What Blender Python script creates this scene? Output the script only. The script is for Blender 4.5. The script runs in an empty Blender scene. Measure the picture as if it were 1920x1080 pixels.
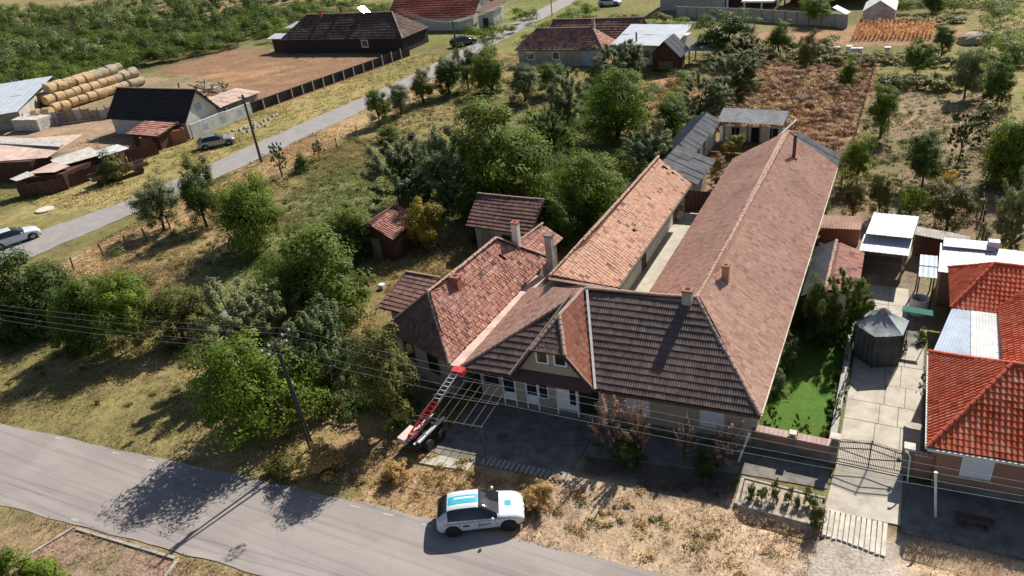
import bpy, math, random
import numpy as np
from mathutils import Vector, Matrix
rng = np.random.default_rng(7)
random.seed(7)
scn = bpy.context.scene
col = scn.collection
rad = math.radians

# ------------------------------------------------------------------ camera
F_PX, PITCH, ROLL, YAW, CAM_H = 1410.0, rad(29.0), rad(7.0), rad(-29.5), 26.4
cp, sp, cy_, sy_ = math.cos(PITCH), math.sin(PITCH), math.cos(YAW), math.sin(YAW)
fwd = np.array([sy_*cp, cy_*cp, -sp]); rgt = np.array([cy_, -sy_, 0.0]); dwn = np.cross(fwd, rgt)
cr, sr = math.cos(ROLL), math.sin(ROLL)
r2 = cr*rgt + sr*dwn; d2 = -sr*rgt + cr*dwn
CM = np.array([r2, d2, fwd])
cam = bpy.data.cameras.new('camera'); camo = bpy.data.objects.new('camera', cam); col.objects.link(camo)
cam.sensor_width = 36; cam.lens = 36*F_PX/1920; cam.clip_end = 3000; cam.clip_start = 0.1
camo.matrix_world = Matrix([[r2[0], -d2[0], -fwd[0], 0], [r2[1], -d2[1], -fwd[1], 0],
                            [r2[2], -d2[2], -fwd[2], CAM_H], [0, 0, 0, 1]])
scn.camera = camo
# ------------------------------------------------------------------ sky, sun, exposure
SUN_EL, SUN_AZ = rad(40.8), math.atan2(0.20, 0.98)
S = Vector((math.sin(SUN_AZ)*math.cos(SUN_EL), math.cos(SUN_AZ)*math.cos(SUN_EL), math.sin(SUN_EL)))
w = bpy.data.worlds.new('World'); scn.world = w; w.use_nodes = True
nt = w.node_tree; bg = nt.nodes['Background']; sky = nt.nodes.new('ShaderNodeTexSky')
sky.sky_type = 'NISHITA'; sky.sun_disc = False; sky.sun_elevation = SUN_EL; sky.sun_rotation = SUN_AZ
nt.links.new(sky.outputs[0], bg.inputs[0]); bg.inputs[1].default_value = 0.062
sl = bpy.data.lights.new('sun', 'SUN'); sl.energy = 5.0; sl.angle = rad(0.5); sl.color = (1, 0.95, 0.86)
so = bpy.data.objects.new('sun', sl); col.objects.link(so); so.rotation_euler = S.to_track_quat('Z', 'Y').to_euler()
so.location = (0, 60, 80)
scn.view_settings.view_transform = 'Standard'; scn.view_settings.look = 'None'
scn.view_settings.exposure = 0.5; scn.view_settings.gamma = 1

# ------------------------------------------------------------------ helpers
def G(x, y, z=0.0):
    """point of the place seen at photo position x, y and lying at height z"""
    d = CM.T @ np.array([(x-960)/F_PX, (y-540)/F_PX, 1.0]); t = (z-CAM_H)/d[2]
    return Vector((t*d[0], t*d[1], z))
def PR(p):
    q = CM @ (np.array(p, float)-np.array([0, 0, CAM_H])); return 960+F_PX*q[0]/q[2], 540+F_PX*q[1]/q[2], q[2]
def HZ(p, ytop):
    lo, hi = 0.0, 25.0
    for _ in range(40):
        m = (lo+hi)/2
        if PR((p[0], p[1], m))[1] > ytop: lo = m
        else: hi = m
    return lo
def tag(o, label=None, cat=None, group=None, kind=None):
    if label: o['label'] = label
    if cat: o['category'] = cat
    if group: o['group'] = group
    if kind: o['kind'] = kind
    return o
def thing(name, label, cat, loc=(0, 0, 0), rz=0.0, group=None):
    o = bpy.data.objects.new(name, None); col.objects.link(o); o.empty_display_size = 0.3
    o.location = loc; o.rotation_euler = (0, 0, rz)
    return tag(o, label, cat, group)
def link(name, me, mat, parent=None, loc=None):
    o = bpy.data.objects.new(name, me); col.objects.link(o)
    if mat is not None and len(me.materials) == 0: me.materials.append(mat)
    if parent is not None: o.parent = parent
    if loc is not None: o.location = loc
    return o
def origin(parent):
    v = Vector((0, 0, 0))
    while parent is not None:
        v += parent.location; parent = parent.parent
    return v
class MB:
    """collects shapes in world metres and links them as one mesh"""
    def __init__(s): s.v = []; s.f = []; s.t = []
    def add(s, vs, fs, t=None):
        n = len(s.v); s.v += [tuple(p) for p in vs]; s.f += [tuple(i+n for i in f) for f in fs]
        s.t += [random.random() if t is None else t]*len(fs); return s
    def box(s, x0, x1, y0, y1, z0, z1, t=None):
        return s.prism([(x0, y0), (x1, y0), (x1, y1), (x0, y1)], z0, z1, t)
    def prism(s, poly, z0, z1, t=None):
        n = len(poly)
        a = sum(poly[i][0]*poly[(i+1) % n][1]-poly[(i+1) % n][0]*poly[i][1] for i in range(n))
        if a < 0: poly = poly[::-1]
        vs = [(p[0], p[1], z0) for p in poly]+[(p[0], p[1], z1) for p in poly]
        fs = [tuple(range(n))[::-1], tuple(range(n, 2*n))]+[(i, (i+1) % n, n+(i+1) % n, n+i) for i in range(n)]
        return s.add(vs, fs, t)
    def slab(s, poly3, th, t=None):
        """flat 3-D polygon given a thickness below itself"""
        P = [Vector(p) for p in poly3]; n = Vector((0, 0, 0))
        for i in range(len(P)):
            n += P[i].cross(P[(i+1) % len(P)])
        n.normalize()
        if n.z < 0 or (abs(n.z) < 1e-6 and n.y > 0): P = P[::-1]; n = -n
        m = len(P); vs = [p-n*th for p in P]+P
        fs = [tuple(range(m))[::-1], tuple(range(m, 2*m))]+[(i, (i+1) % m, m+(i+1) % m, m+i) for i in range(m)]
        return s.add(vs, fs, t)
    def bar(s, a, b, wd, h=None, t=None, up=(0, 0, 1)):
        a = Vector(a); b = Vector(b); d = (b-a); L = d.length
        if L < 1e-6: return s
        d /= L; h = h or wd; u = Vector(up)
        if abs(d.dot(u)) > 0.98: u = Vector((1, 0, 0))
        sx = d.cross(u).normalized(); sz = sx.cross(d)
        vs = []
        for p in (a, b):
            for i, j in ((-1, -1), (1, -1), (1, 1), (-1, 1)): vs.append(p+sx*(i*wd/2)+sz*(j*h/2))
        return s.add(vs, [(3, 2, 1, 0), (4, 5, 6, 7), (0, 1, 5, 4), (1, 2, 6, 5), (2, 3, 7, 6), (3, 0, 4, 7)], t)
    def tube(s, pts, rr, n=8, t=None, cap=True):
        pts = [Vector(p) for p in pts]; k = len(pts)
        if not hasattr(rr, '__len__'): rr = [rr]*k
        vs = []; fs = []; px = None
        for i, p in enumerate(pts):
            d = (pts[min(i+1, k-1)]-pts[max(i-1, 0)]).normalized()
            u = Vector((0, 0, 1)) if abs(d.z) < 0.9 else Vector((1, 0, 0))
            a = d.cross(u).normalized()
            if px is not None and a.dot(px) < 0: a = -a
            px = a; b = a.cross(d)
            for j in range(n):
                q = 2*math.pi*j/n; vs.append(p+a*(math.cos(q)*rr[i])+b*(math.sin(q)*rr[i]))
        for i in range(k-1):
            for j in range(n): fs.append((i*n+j, i*n+(j+1) % n, (i+1)*n+(j+1) % n, (i+1)*n+j))
        if cap: fs.append(tuple(range(n))[::-1]); fs.append(tuple((k-1)*n+j for j in range(n)))
        return s.add(vs, fs, t)
    def build(s, name, mat, parent=None, smooth=False, local=False):
        me = bpy.data.meshes.new(name)
        o0 = Vector((0, 0, 0)) if (parent is None or local) else origin(parent)
        me.from_pydata([(p[0]-o0.x, p[1]-o0.y, p[2]-o0.z) for p in s.v], [], s.f)
        at = me.attributes.new('tint', 'FLOAT', 'FACE'); at.data.foreach_set('value', np.array(s.t, dtype=np.float32))
        if smooth: me.polygons.foreach_set('use_smooth', [True]*len(me.polygons))
        me.update(); return link(name, me, mat, parent)
def np_mesh(name, V, Fq, tint=None, colr=None):
    """fast mesh from arrays: V (n,3), Fq (m,k)"""
    me = bpy.data.meshes.new(name); m, k = Fq.shape
    me.vertices.add(len(V)); me.vertices.foreach_set('co', np.ascontiguousarray(V, dtype=np.float32).ravel())
    me.loops.add(m*k); me.loops.foreach_set('vertex_index', np.ascontiguousarray(Fq, dtype=np.int32).ravel())
    me.polygons.add(m); me.polygons.foreach_set('loop_start', np.arange(0, m*k, k, dtype=np.int32))
    me.update(calc_edges=True)
    me.polygons.foreach_set('use_smooth', np.zeros(m, dtype=bool))
    if tint is not None:
        at = me.attributes.new('tint', 'FLOAT', 'FACE'); at.data.foreach_set('value', np.asarray(tint, dtype=np.float32))
    if colr is not None:
        at = me.attributes.new('gcol', 'FLOAT_COLOR', 'POINT')
        at.data.foreach_set('color', np.concatenate([colr, np.ones((len(colr), 1))], 1).astype(np.float32).ravel())
    return me

# ------------------------------------------------------------------ materials
def newmat(name):
    m = bpy.data.materials.new(name); m.use_nodes = True; t = m.node_tree
    return m, t, t.nodes['Principled BSDF']
def nd(t, typ, **k):
    n = t.nodes.new(typ)
    for a, b in k.items(): setattr(n, a, b)
    return n
def ramp(t, stops):
    r = nd(t, 'ShaderNodeValToRGB'); e = r.color_ramp.elements
    while len(e) < len(stops): e.new(0.5)
    for i, (p, c) in enumerate(stops): e[i].position = p; e[i].color = (*c, 1)
    return r
def noise(t, scale, detail=4, rough=0.6, vec=None, stretch=None):
    n = nd(t, 'ShaderNodeTexNoise'); n.inputs['Scale'].default_value = scale
    n.inputs['Detail'].default_value = detail; n.inputs['Roughness'].default_value = rough
    g = nd(t, 'ShaderNodeNewGeometry'); src = g.outputs['Position']
    if stretch:
        mp = nd(t, 'ShaderNodeMapping'); mp.inputs['Scale'].default_value = stretch
        t.links.new(src, mp.inputs[0]); src = mp.outputs[0]
    t.links.new(src, n.inputs['Vector']); return n
def mul(t, a, b):
    m = nd(t, 'ShaderNodeMix', data_type='RGBA', blend_type='MULTIPLY'); m.inputs[0].default_value = 1
    t.links.new(a, m.inputs[6]); t.links.new(b, m.inputs[7]); return m.outputs[2]
def mixc(t, f, a, b):
    m = nd(t, 'ShaderNodeMix', data_type='RGBA'); t.links.new(f, m.inputs[0])
    for s_, i in ((a, 6), (b, 7)):
        if isinstance(s_, tuple): m.inputs[i].default_value = (*s_, 1)
        else: t.links.new(s_, m.inputs[i])
    return m.outputs[2]
def bumpit(t, bs, h, strength, dist):
    b = nd(t, 'ShaderNodeBump'); b.inputs['Strength'].default_value = strength; b.inputs['Distance'].default_value = dist
    t.links.new(h, b.inputs['Height']); t.links.new(b.outputs[0], bs.inputs['Normal'])
def weathered(name, c, dirt=None, scale=2.0, lo=0.7, hi=1.2, rough=0.85, bump=0.3, dscale=0.6, damt=0.5, metal=0.0, stretch=None, spec=0.3):
    """a base colour with soft and fine variation, stains of a second colour and fine relief"""
    m, t, b = newmat(name); dirt = dirt or tuple(x*0.5 for x in c)
    n1 = noise(t, scale, 6, 0.65, stretch=stretch)
    r1 = ramp(t, [(0.3, (lo,)*3), (0.7, (hi,)*3)]); t.links.new(n1.outputs[0], r1.inputs[0])
    n2 = noise(t, dscale, 5, 0.7, stretch=stretch); r2_ = ramp(t, [(0.5, (0, 0, 0)), (0.72, (damt,)*3)])
    t.links.new(n2.outputs[0], r2_.inputs[0])
    base = mixc(t, r2_.outputs[0], c, dirt); t.links.new(mul(t, base, r1.outputs[0]), b.inputs['Base Color'])
    b.inputs['Roughness'].default_value = rough; b.inputs['Metallic'].default_value = metal
    b.inputs['Specular IOR Level'].default_value = spec
    n3 = noise(t, scale*12, 3, 0.6); bumpit(t, b, n3.outputs[0], bump, 0.02)
    return m
def tilemat(name, cols, grime=(0.05, 0.042, 0.035), gamt=0.6, rough=0.85, gscale=0.45, lichen=0.25):
    """clay tiles: every tile has its own shade (tint), then soot and lichen in patches"""
    m, t, b = newmat(name)
    a = nd(t, 'ShaderNodeAttribute'); a.attribute_name = 'tint'
    rp = ramp(t, [(i/(len(cols)-1), c) for i, c in enumerate(cols)]); t.links.new(a.outputs['Fac'], rp.inputs[0])
    n = noise(t, gscale, 6, 0.7); r = ramp(t, [(0.48, (0, 0, 0)), (0.75, (gamt,)*3)]); t.links.new(n.outputs[0], r.inputs[0])
    c1 = mixc(t, r.outputs[0], rp.outputs[0], grime)
    n4 = noise(t, 3.5, 4, 0.7); r4 = ramp(t, [(0.58, (0, 0, 0)), (0.75, (lichen,)*3)]); t.links.new(n4.outputs[0], r4.inputs[0])
    c2 = mixc(t, r4.outputs[0], c1, (0.36, 0.31, 0.22))
    n5 = noise(t, 14, 3, 0.6); r5 = ramp(t, [(0.3, (0.75,)*3), (0.7, (1.15,)*3)]); t.links.new(n5.outputs[0], r5.inputs[0])
    t.links.new(mul(t, c2, r5.outputs[0]), b.inputs['Base Color']); b.inputs['Roughness'].default_value = rough
    b.inputs['Specular IOR Level'].default_value = 0.25
    n6 = noise(t, 40, 2); bumpit(t, b, n6.outputs[0], 0.25, 0.01)
    return m
def leafmat(name, c_dark, c_mid, c_light, trans=0.25):
    m, t, b = newmat(name)
    a = nd(t, 'ShaderNodeAttribute'); a.attribute_name = 'tint'
    rp = ramp(t, [(0.0, c_dark), (0.55, c_mid), (1.0, c_light)]); t.links.new(a.outputs['Fac'], rp.inputs[0])
    oi = nd(t, 'ShaderNodeObjectInfo'); r = ramp(t, [(0, (0.8, 0.86, 0.8)), (1, (1.2, 1.12, 1.05))])
    t.links.new(oi.outputs['Random'], r.inputs[0]); c = mul(t, rp.outputs[0], r.outputs[0])
    t.links.new(c, b.inputs['Base Color']); b.inputs['Roughness'].default_value = 0.6
    b.inputs['Specular IOR Level'].default_value = 0.25
    tr = nd(t, 'ShaderNodeBsdfTranslucent'); t.links.new(c, tr.inputs[0])
    mx = nd(t, 'ShaderNodeMixShader'); mx.inputs[0].default_value = trans
    t.links.new(b.outputs[0], mx.inputs[1]); t.links.new(tr.outputs[0], mx.inputs[2])
    t.links.new(mx.outputs[0], t.nodes['Material Output'].inputs[0])
    return m
def plain(name, c, rough=0.5, metal=0.0, spec=0.5, coat=0.0):
    m, t, b = newmat(name)
    n = noise(t, 6, 3); r = ramp(t, [(0.3, tuple(x*0.92 for x in c)), (0.7, tuple(min(1, x*1.06) for x in c))])
    t.links.new(n.outputs[0], r.inputs[0]); t.links.new(r.outputs[0], b.inputs['Base Color'])
    b.inputs['Roughness'].default_value = rough; b.inputs['Metallic'].default_value = metal
    b.inputs['Specular IOR Level'].default_value = spec; b.inputs['Coat Weight'].default_value = coat
    return m
M = {}
M['tile_front_shaded'] = tilemat('clay_front_shaded', [(0.115, 0.083, 0.075), (0.155, 0.112, 0.10), (0.21, 0.155, 0.138)], gamt=0.3, gscale=0.5)  # clay of the other slopes with the front's shade put into its colour
M['tile_main'] = tilemat('clay_main', [(0.47, 0.275, 0.205), (0.64, 0.40, 0.305), (0.73, 0.51, 0.405)], gamt=0.3, gscale=0.3, grime=(0.27, 0.17, 0.13))
M['tile_old'] = tilemat('clay_old', [(0.12, 0.065, 0.05), (0.33, 0.145, 0.11), (0.43, 0.21, 0.16), (0.54, 0.33, 0.26)], gamt=0.4, grime=(0.13, 0.09, 0.075))
M['tile_wing'] = tilemat('clay_wing', [(0.20, 0.10, 0.07), (0.49, 0.27, 0.185), (0.54, 0.315, 0.22), (0.58, 0.39, 0.295)], gamt=0.15, lichen=0.15, grime=(0.25, 0.15, 0.11))
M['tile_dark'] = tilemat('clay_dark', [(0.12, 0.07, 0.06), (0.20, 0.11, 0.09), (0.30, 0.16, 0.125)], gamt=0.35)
M['tile_red'] = tilemat('clay_red', [(0.46, 0.085, 0.04), (0.64, 0.145, 0.065), (0.68, 0.20, 0.11), (0.66, 0.30, 0.2)], gamt=0.25, lichen=0.08, rough=0.85, grime=(0.26, 0.075, 0.045))
M['tile_dormer'] = tilemat('clay_dormer', [(0.30, 0.12, 0.08), (0.44, 0.18, 0.12), (0.5, 0.24, 0.17)], gamt=0.3)
M['ridge'] = tilemat('clay_ridge', [(0.30, 0.19, 0.15), (0.42, 0.275, 0.22), (0.52, 0.38, 0.31)], gamt=0.3)
M['ridge_red'] = tilemat('clay_ridge_red', [(0.5, 0.09, 0.05), (0.58, 0.13, 0.07)], gamt=0.1)
M['deck'] = weathered('old_timber', (0.10, 0.07, 0.05), scale=3)
M['timber'] = weathered('weathered_timber', (0.20, 0.145, 0.10), (0.09, 0.07, 0.05), scale=3, stretch=(1, 1, 6))
M['brown_wood'] = weathered('brown_boards', (0.10, 0.05, 0.035), scale=3)
M['grey_wood'] = weathered('grey_boards', (0.26, 0.235, 0.215), scale=3)
M['plaster'] = weathered('beige_plaster', (0.44, 0.37, 0.29), (0.26, 0.21, 0.165), scale=1.2, lo=0.85, hi=1.1)
M['plaster_white'] = weathered('white_plaster', (0.66, 0.63, 0.58), (0.36, 0.32, 0.27), scale=1.0, lo=0.85, hi=1.08)
M['plaster_old'] = weathered('stained_plaster', (0.42, 0.38, 0.34), (0.2, 0.17, 0.14), scale=1.0)
M['plaster_rust'] = weathered('brown_plaster', (0.36, 0.20, 0.145), (0.24, 0.13, 0.1), scale=1.2, lo=0.85, hi=1.1)
M['brick'] = weathered('red_brickwork', (0.34, 0.135, 0.09), (0.2, 0.09, 0.07), scale=4)
M['concrete'] = weathered('pale_concrete', (0.50, 0.45, 0.37), (0.30, 0.25, 0.19), scale=1.3, lo=0.8, hi=1.12, dscale=0.9, damt=0.7)
M['concrete_dark'] = weathered('grey_concrete', (0.20, 0.183, 0.163), (0.095, 0.085, 0.072), scale=1.6, lo=0.6, hi=1.3, dscale=1.0, damt=0.9)
M['concrete_rim'] = weathered('stained_concrete', (0.40, 0.36, 0.31), (0.2, 0.17, 0.14), scale=2, dscale=1.2, damt=0.9)
M['conc_post'] = weathered('concrete_post', (0.42, 0.40, 0.37), scale=3)
M['asphalt'] = None
M['grey_sheet'] = weathered('grey_fibre_sheet', (0.27, 0.27, 0.275), (0.13, 0.125, 0.12), scale=1.5, dscale=0.8, damt=0.7)
M['white_sheet'] = weathered('galvanised_sheet', (0.46, 0.50, 0.55), (0.33, 0.34, 0.35), scale=0.8, lo=0.85, hi=1.1, rough=0.55, damt=0.5, spec=0.5, bump=0.1)
M['clear_sheet'] = weathered('milky_sheet', (0.60, 0.61, 0.60), (0.42, 0.42, 0.40), scale=0.9, rough=0.6, damt=0.5, bump=0.1)
M['blue_sheet'] = weathered('blue_grey_sheet', (0.36, 0.44, 0.54), (0.28, 0.33, 0.4), scale=0.9, rough=0.55, damt=0.5, bump=0.1)
M['rust_sheet'] = weathered('rusty_sheet', (0.50, 0.29, 0.22), (0.30, 0.14, 0.09), scale=1.2, dscale=0.9, damt=0.9)
M['pink_sheet'] = weathered('faded_pink_sheet', (0.60, 0.44, 0.37), (0.42, 0.27, 0.21), scale=1.0, dscale=0.6, damt=0.8)
M['black_sheet'] = weathered('black_sheet', (0.035, 0.03, 0.03), (0.06, 0.045, 0.04), scale=1.5)
M['tarp'] = weathered('torn_pale_tarp', (0.55, 0.51, 0.46), (0.25, 0.22, 0.2), scale=2, dscale=1.5, damt=0.9)
M['tent'] = weathered('grey_canvas', (0.34, 0.385, 0.40), (0.25, 0.28, 0.29), scale=1.5, rough=0.8)
M['tent_dark'] = weathered('dark_canvas', (0.095, 0.108, 0.10), scale=2)
M['green_fabric'] = weathered('green_awning', (0.04, 0.20, 0.15), scale=2)
M['white_pvc'] = plain('white_pvc', (0.85, 0.86, 0.88), 0.45)
M['shutter'] = weathered('pale_shutter', (0.74, 0.78, 0.86), (0.62, 0.66, 0.74), scale=1, lo=0.93, hi=1.04, stretch=(1, 1, 14))
M['glass'] = plain('window_glass', (0.02, 0.024, 0.028), 0.08, spec=0.8)
M['dark'] = plain('dark_interior', (0.012, 0.011, 0.011), 0.9)
M['maroon'] = plain('maroon_boards', (0.085, 0.04, 0.035), 0.6)
M['iron'] = plain('dark_iron', (0.035, 0.03, 0.03), 0.6)
M['steel'] = plain('grey_steel', (0.085, 0.08, 0.075), 0.6, 0.2)
M['white_paint'] = weathered('white_paint', (0.72, 0.73, 0.72), scale=4, lo=0.85, hi=1.05)
M['red_paint'] = plain('red_paint', (0.55, 0.03, 0.04), 0.45)
M['pink_cap'] = tilemat('pink_cap_tiles', [(0.62, 0.40, 0.36), (0.68, 0.48, 0.44), (0.7, 0.54, 0.5)], gamt=0.2)
M['cream'] = weathered('cream_stone', (0.62, 0.57, 0.48), scale=2)
M['tyre'] = plain('tyre_rubber', (0.018, 0.018, 0.019), 0.8)
M['rim'] = plain('alloy_rim', (0.30, 0.30, 0.31), 0.35, 0.8)
M['car_white'] = plain('white_car_paint', (0.60, 0.64, 0.68), 0.28, spec=0.5, coat=0.6)
M['car_silver'] = plain('silver_car_paint', (0.30, 0.32, 0.33), 0.3, 0.4, coat=0.5)
M['car_black'] = plain('black_car_paint', (0.02, 0.02, 0.023), 0.25, coat=0.6)
M['car_glass'] = plain('car_glass', (0.015, 0.018, 0.021), 0.06, spec=0.9)
M['teal'] = plain('teal_film', (0.06, 0.44, 0.55), 0.35)
M['blue_ink'] = plain('slate_blue_film', (0.18, 0.24, 0.40), 0.4)
M['dark_ink'] = plain('dark_film', (0.06, 0.08, 0.13), 0.4)
M['lamp_red'] = plain('tail_lamp', (0.10, 0.012, 0.012), 0.2)
M['lamp_clear'] = plain('head_lamp', (0.50, 0.53, 0.55), 0.15)
M['straw_bale'] = weathered('straw', (0.53, 0.38, 0.21), (0.34, 0.23, 0.13), scale=3, lo=0.7, hi=1.2, dscale=1.2, damt=0.7, bump=0.8)
M['straw_old'] = weathered('old_straw', (0.40, 0.32, 0.23), (0.24, 0.18, 0.12), scale=3, dscale=1.2, damt=0.7, bump=0.8)
M['bark'] = weathered('bark', (0.115, 0.085, 0.062), scale=6)
M['bark_pale'] = weathered('pale_bark', (0.22, 0.18, 0.14), scale=6)
M['stone'] = weathered('rubble', (0.46, 0.42, 0.36), scale=3)
M['lf_bright'] = leafmat('leaf_bright', (0.075, 0.13, 0.014), (0.175, 0.255, 0.028), (0.29, 0.35, 0.05), 0.5)
M['lf_mid'] = leafmat('leaf_mid', (0.058, 0.10, 0.016), (0.13, 0.195, 0.03), (0.215, 0.275, 0.05), 0.5)
M['lf_dark'] = leafmat('leaf_dark', (0.042, 0.072, 0.016), (0.085, 0.132, 0.027), (0.14, 0.185, 0.042), 0.45)
M['lf_grey'] = leafmat('leaf_grey', (0.10, 0.13, 0.052), (0.19, 0.225, 0.10), (0.31, 0.335, 0.18), 0.42)
M['lf_olive'] = leafmat('leaf_olive', (0.06, 0.07, 0.015), (0.135, 0.135, 0.03), (0.22, 0.2, 0.055))
M['lf_yellow'] = leafmat('leaf_yellow', (0.12, 0.10, 0.012), (0.27, 0.22, 0.03), (0.42, 0.32, 0.05))
M['lf_gold'] = leafmat('leaf_gold', (0.45, 0.26, 0.01), (0.62, 0.38, 0.02), (0.7, 0.48, 0.05))
M['lf_dry'] = leafmat('leaf_dry', (0.17, 0.10, 0.07), (0.33, 0.21, 0.16), (0.46, 0.33, 0.26), 0.15)
M['lf_straw'] = leafmat('leaf_straw', (0.26, 0.16, 0.06), (0.44, 0.28, 0.10), (0.58, 0.38, 0.16), 0.2)
M['lf_corn'] = leafmat('leaf_corn', (0.42, 0.20, 0.06), (0.62, 0.32, 0.10), (0.7, 0.42, 0.17), 0.2)
M['lf_rust'] = leafmat('leaf_rust', (0.16, 0.075, 0.035), (0.32, 0.165, 0.08), (0.46, 0.28, 0.15), 0.2)

# ------------------------------------------------------------------ the ground and its soils
def smooth_noise(P, scale, seed, octs=4):
    r = np.random.default_rng(seed); out = np.zeros(len(P)); amp = 1.0; tot = 0
    for o in range(octs):
        for k in range(5):
            a = r.uniform(0, 2*math.pi); fr = scale*(2**o)*r.uniform(0.7, 1.4)
            wob = np.sin((P[:, 0]*math.sin(a)-P[:, 1]*math.cos(a))*fr*0.7+r.uniform(0, 7))
            out += amp*np.sin((P[:, 0]*math.cos(a)+P[:, 1]*math.sin(a))*fr+1.5*wob+r.uniform(0, 7))
        tot += amp*2.2; amp *= 0.6
    return out/tot
def sdist(P, poly):
    """signed distance to a polygon, positive inside"""
    q = np.array(poly, float); d = np.full(len(P), 1e9); ins = np.zeros(len(P), bool)
    for i in range(len(q)):
        a, b = q[i], q[(i+1) % len(q)]; e = b-a; wv = P-a
        t = np.clip((wv@e)/(e@e), 0, 1); d = np.minimum(d, np.hypot(*(wv-t[:, None]*e).T))
        c = ((a[1] <= P[:, 1]) & (b[1] > P[:, 1])) | ((b[1] <= P[:, 1]) & (a[1] > P[:, 1]))
        with np.errstate(divide='ignore', invalid='ignore'):
            xi = a[0]+(P[:, 1]-a[1])/(b[1]-a[1])*e[0]
        ins ^= c & (P[:, 0] < xi)
    return np.where(ins, d, -d)
STRAW, GREEN, OLIVE = (0.36, 0.25, 0.105), (0.105, 0.125, 0.034), (0.215, 0.18, 0.07)
SOIL, SAND, RED = (0.235, 0.15, 0.088), (0.47, 0.35, 0.225), (0.31, 0.165, 0.08)
ZONES = [  # polygon, colour, softness
    ([(-61, 30), (-27, 28), (-27, 60), (-30, 110), (-60, 112)], (0.205, 0.215, 0.08), 2.0),
    ([(-61, 30), (-50, 32), (-50, 46), (-60, 62)], (0.32, 0.24, 0.115), 3.0),
    ([(-60, 60), (-52, 60), (-34, 100), (-34, 112), (-60, 112)], (0.29, 0.235, 0.10), 3.0),
    ([(-66, 30), (-60, 30), (-59, 112), (-66, 112)], (0.44, 0.31, 0.165), 0.8),
    ([(-84, 38), (-70, 38), (-68, 110), (-78, 112), (-84, 76)], (0.37, 0.30, 0.125), 1.2),
    ([(-134, 100), (-126, 119), (-108, 114), (-84, 110), (-77, 110), (-82, 78), (-91, 86), (-110, 94)], (0.29, 0.175, 0.105), 1.2),
    ([(-118, 96), (-100, 104), (-92, 92), (-106, 94)], (0.40, 0.235, 0.125), 4),
    ([(-135, 58), (-84, 58), (-83, 82), (-112, 95), (-135, 96)], (0.38, 0.27, 0.175), 1.0),
    ([(-75, 17), (-45, 18), (-20, 20), (-20, 27), (-28, 31), (-62, 29), (-75, 30)], (0.385, 0.29, 0.135), 0.8),
    ([(-35, 24), (-21, 21), (-20, 27), (-28, 29)], (0.40, 0.275, 0.14), 1.0),
    ([(-22, 19.5), (-12, 20), (-12, 26.5), (-19.5, 25.0)], (0.44, 0.30, 0.165), 0.5),
    ([(-13, 20), (9, 20), (9, 26.6), (2, 26.9), (-13, 27)], (0.55, 0.405, 0.27), 0.4),
    ([(-11, 21.4), (-4.6, 22.2), (-4.4, 25), (-11, 25.2)], (0.49, 0.36, 0.225), 1.2),
    ([(-12.4, 25.3), (-8, 25.1), (-4.3, 25.5), (-4.3, 28.4), (-12.4, 27.2)], (0.13, 0.105, 0.075), 0.7),  # darkened ground: depth of the house shadow put into the colour
    ([(-1.6, 21), (2.6, 21), (2.6, 26.3), (-1, 26.3)], (0.56, 0.48, 0.40), 0.5),
    ([(-60, 0), (-20, 0), (-20, 14.6), (-60, 13)], (0.37, 0.27, 0.15), 0.8),
    ([(-34.2, 13.2), (-27.6, 13.8), (-22, 6), (-38, 6)], (0.42, 0.29, 0.21), 0.4),
    ([(-28, 28), (-20, 28), (-20, 48), (-38, 50), (-38, 30)], (0.27, 0.20, 0.085), 1.5),
    ([(-4, 58), (9, 56), (9, 94), (-3.4, 94)], (0.285, 0.21, 0.13), 0.7),
    ([(-3, 74), (7, 74), (7, 90), (-3, 90)], (0.33, 0.245, 0.15), 2),
    ([(-18, 76), (-9, 76), (-4, 62), (-3.4, 106), (-20, 106)], (0.36, 0.21, 0.115), 1.0),
    ([(-19, 56), (-4, 56), (-4, 76), (-17, 76)], (0.30, 0.21, 0.12), 0.5),
    ([(-30, 76), (-22, 76), (-20, 104), (-30, 104)], (0.40, 0.24, 0.125), 1.5),
    ([(-22, 116), (10, 116), (10, 128), (-9, 128), (-22, 134)], (0.37, 0.23, 0.13), 1.2),
    ([(-62, 118), (-34, 114), (-10, 134), (-60, 142)], (0.25, 0.21, 0.09), 2),
    ([(-80, 118), (-60, 120), (-52, 170), (-80, 170)], (0.22, 0.22, 0.07), 3),
    ([(-200, 122), (-112, 122), (-112, 150), (-200, 165)], (0.24, 0.19, 0.08), 4),
    ([(-420, 120), (-150, 100), (-150, 118), (-420, 160)], (0.27, 0.22, 0.11), 4),
    ([(-420, 90), (-130, 80), (-126, 122), (-112, 122), (-112, 152), (-200, 160), (-420, 170)], (0.15, 0.14, 0.06), 5),
    ([(-420, 200), (-160, 150), (-150, 175), (-420, 260)], (0.31, 0.24, 0.13), 6),
    ([(6, 100), (40, 96), (40, 140), (8, 140)], (0.34, 0.27, 0.12), 3),
    ([(-4.4, 31), (-1, 31), (-1, 42.6), (-4.4, 42.6)], (0.085, 0.15, 0.02), 0.2),
    ([(0.2, 41), (3.2, 41), (3.2, 58), (-4, 58), (-4, 49), (-1, 49)], (0.30, 0.235, 0.165), 0.4),
]
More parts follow.
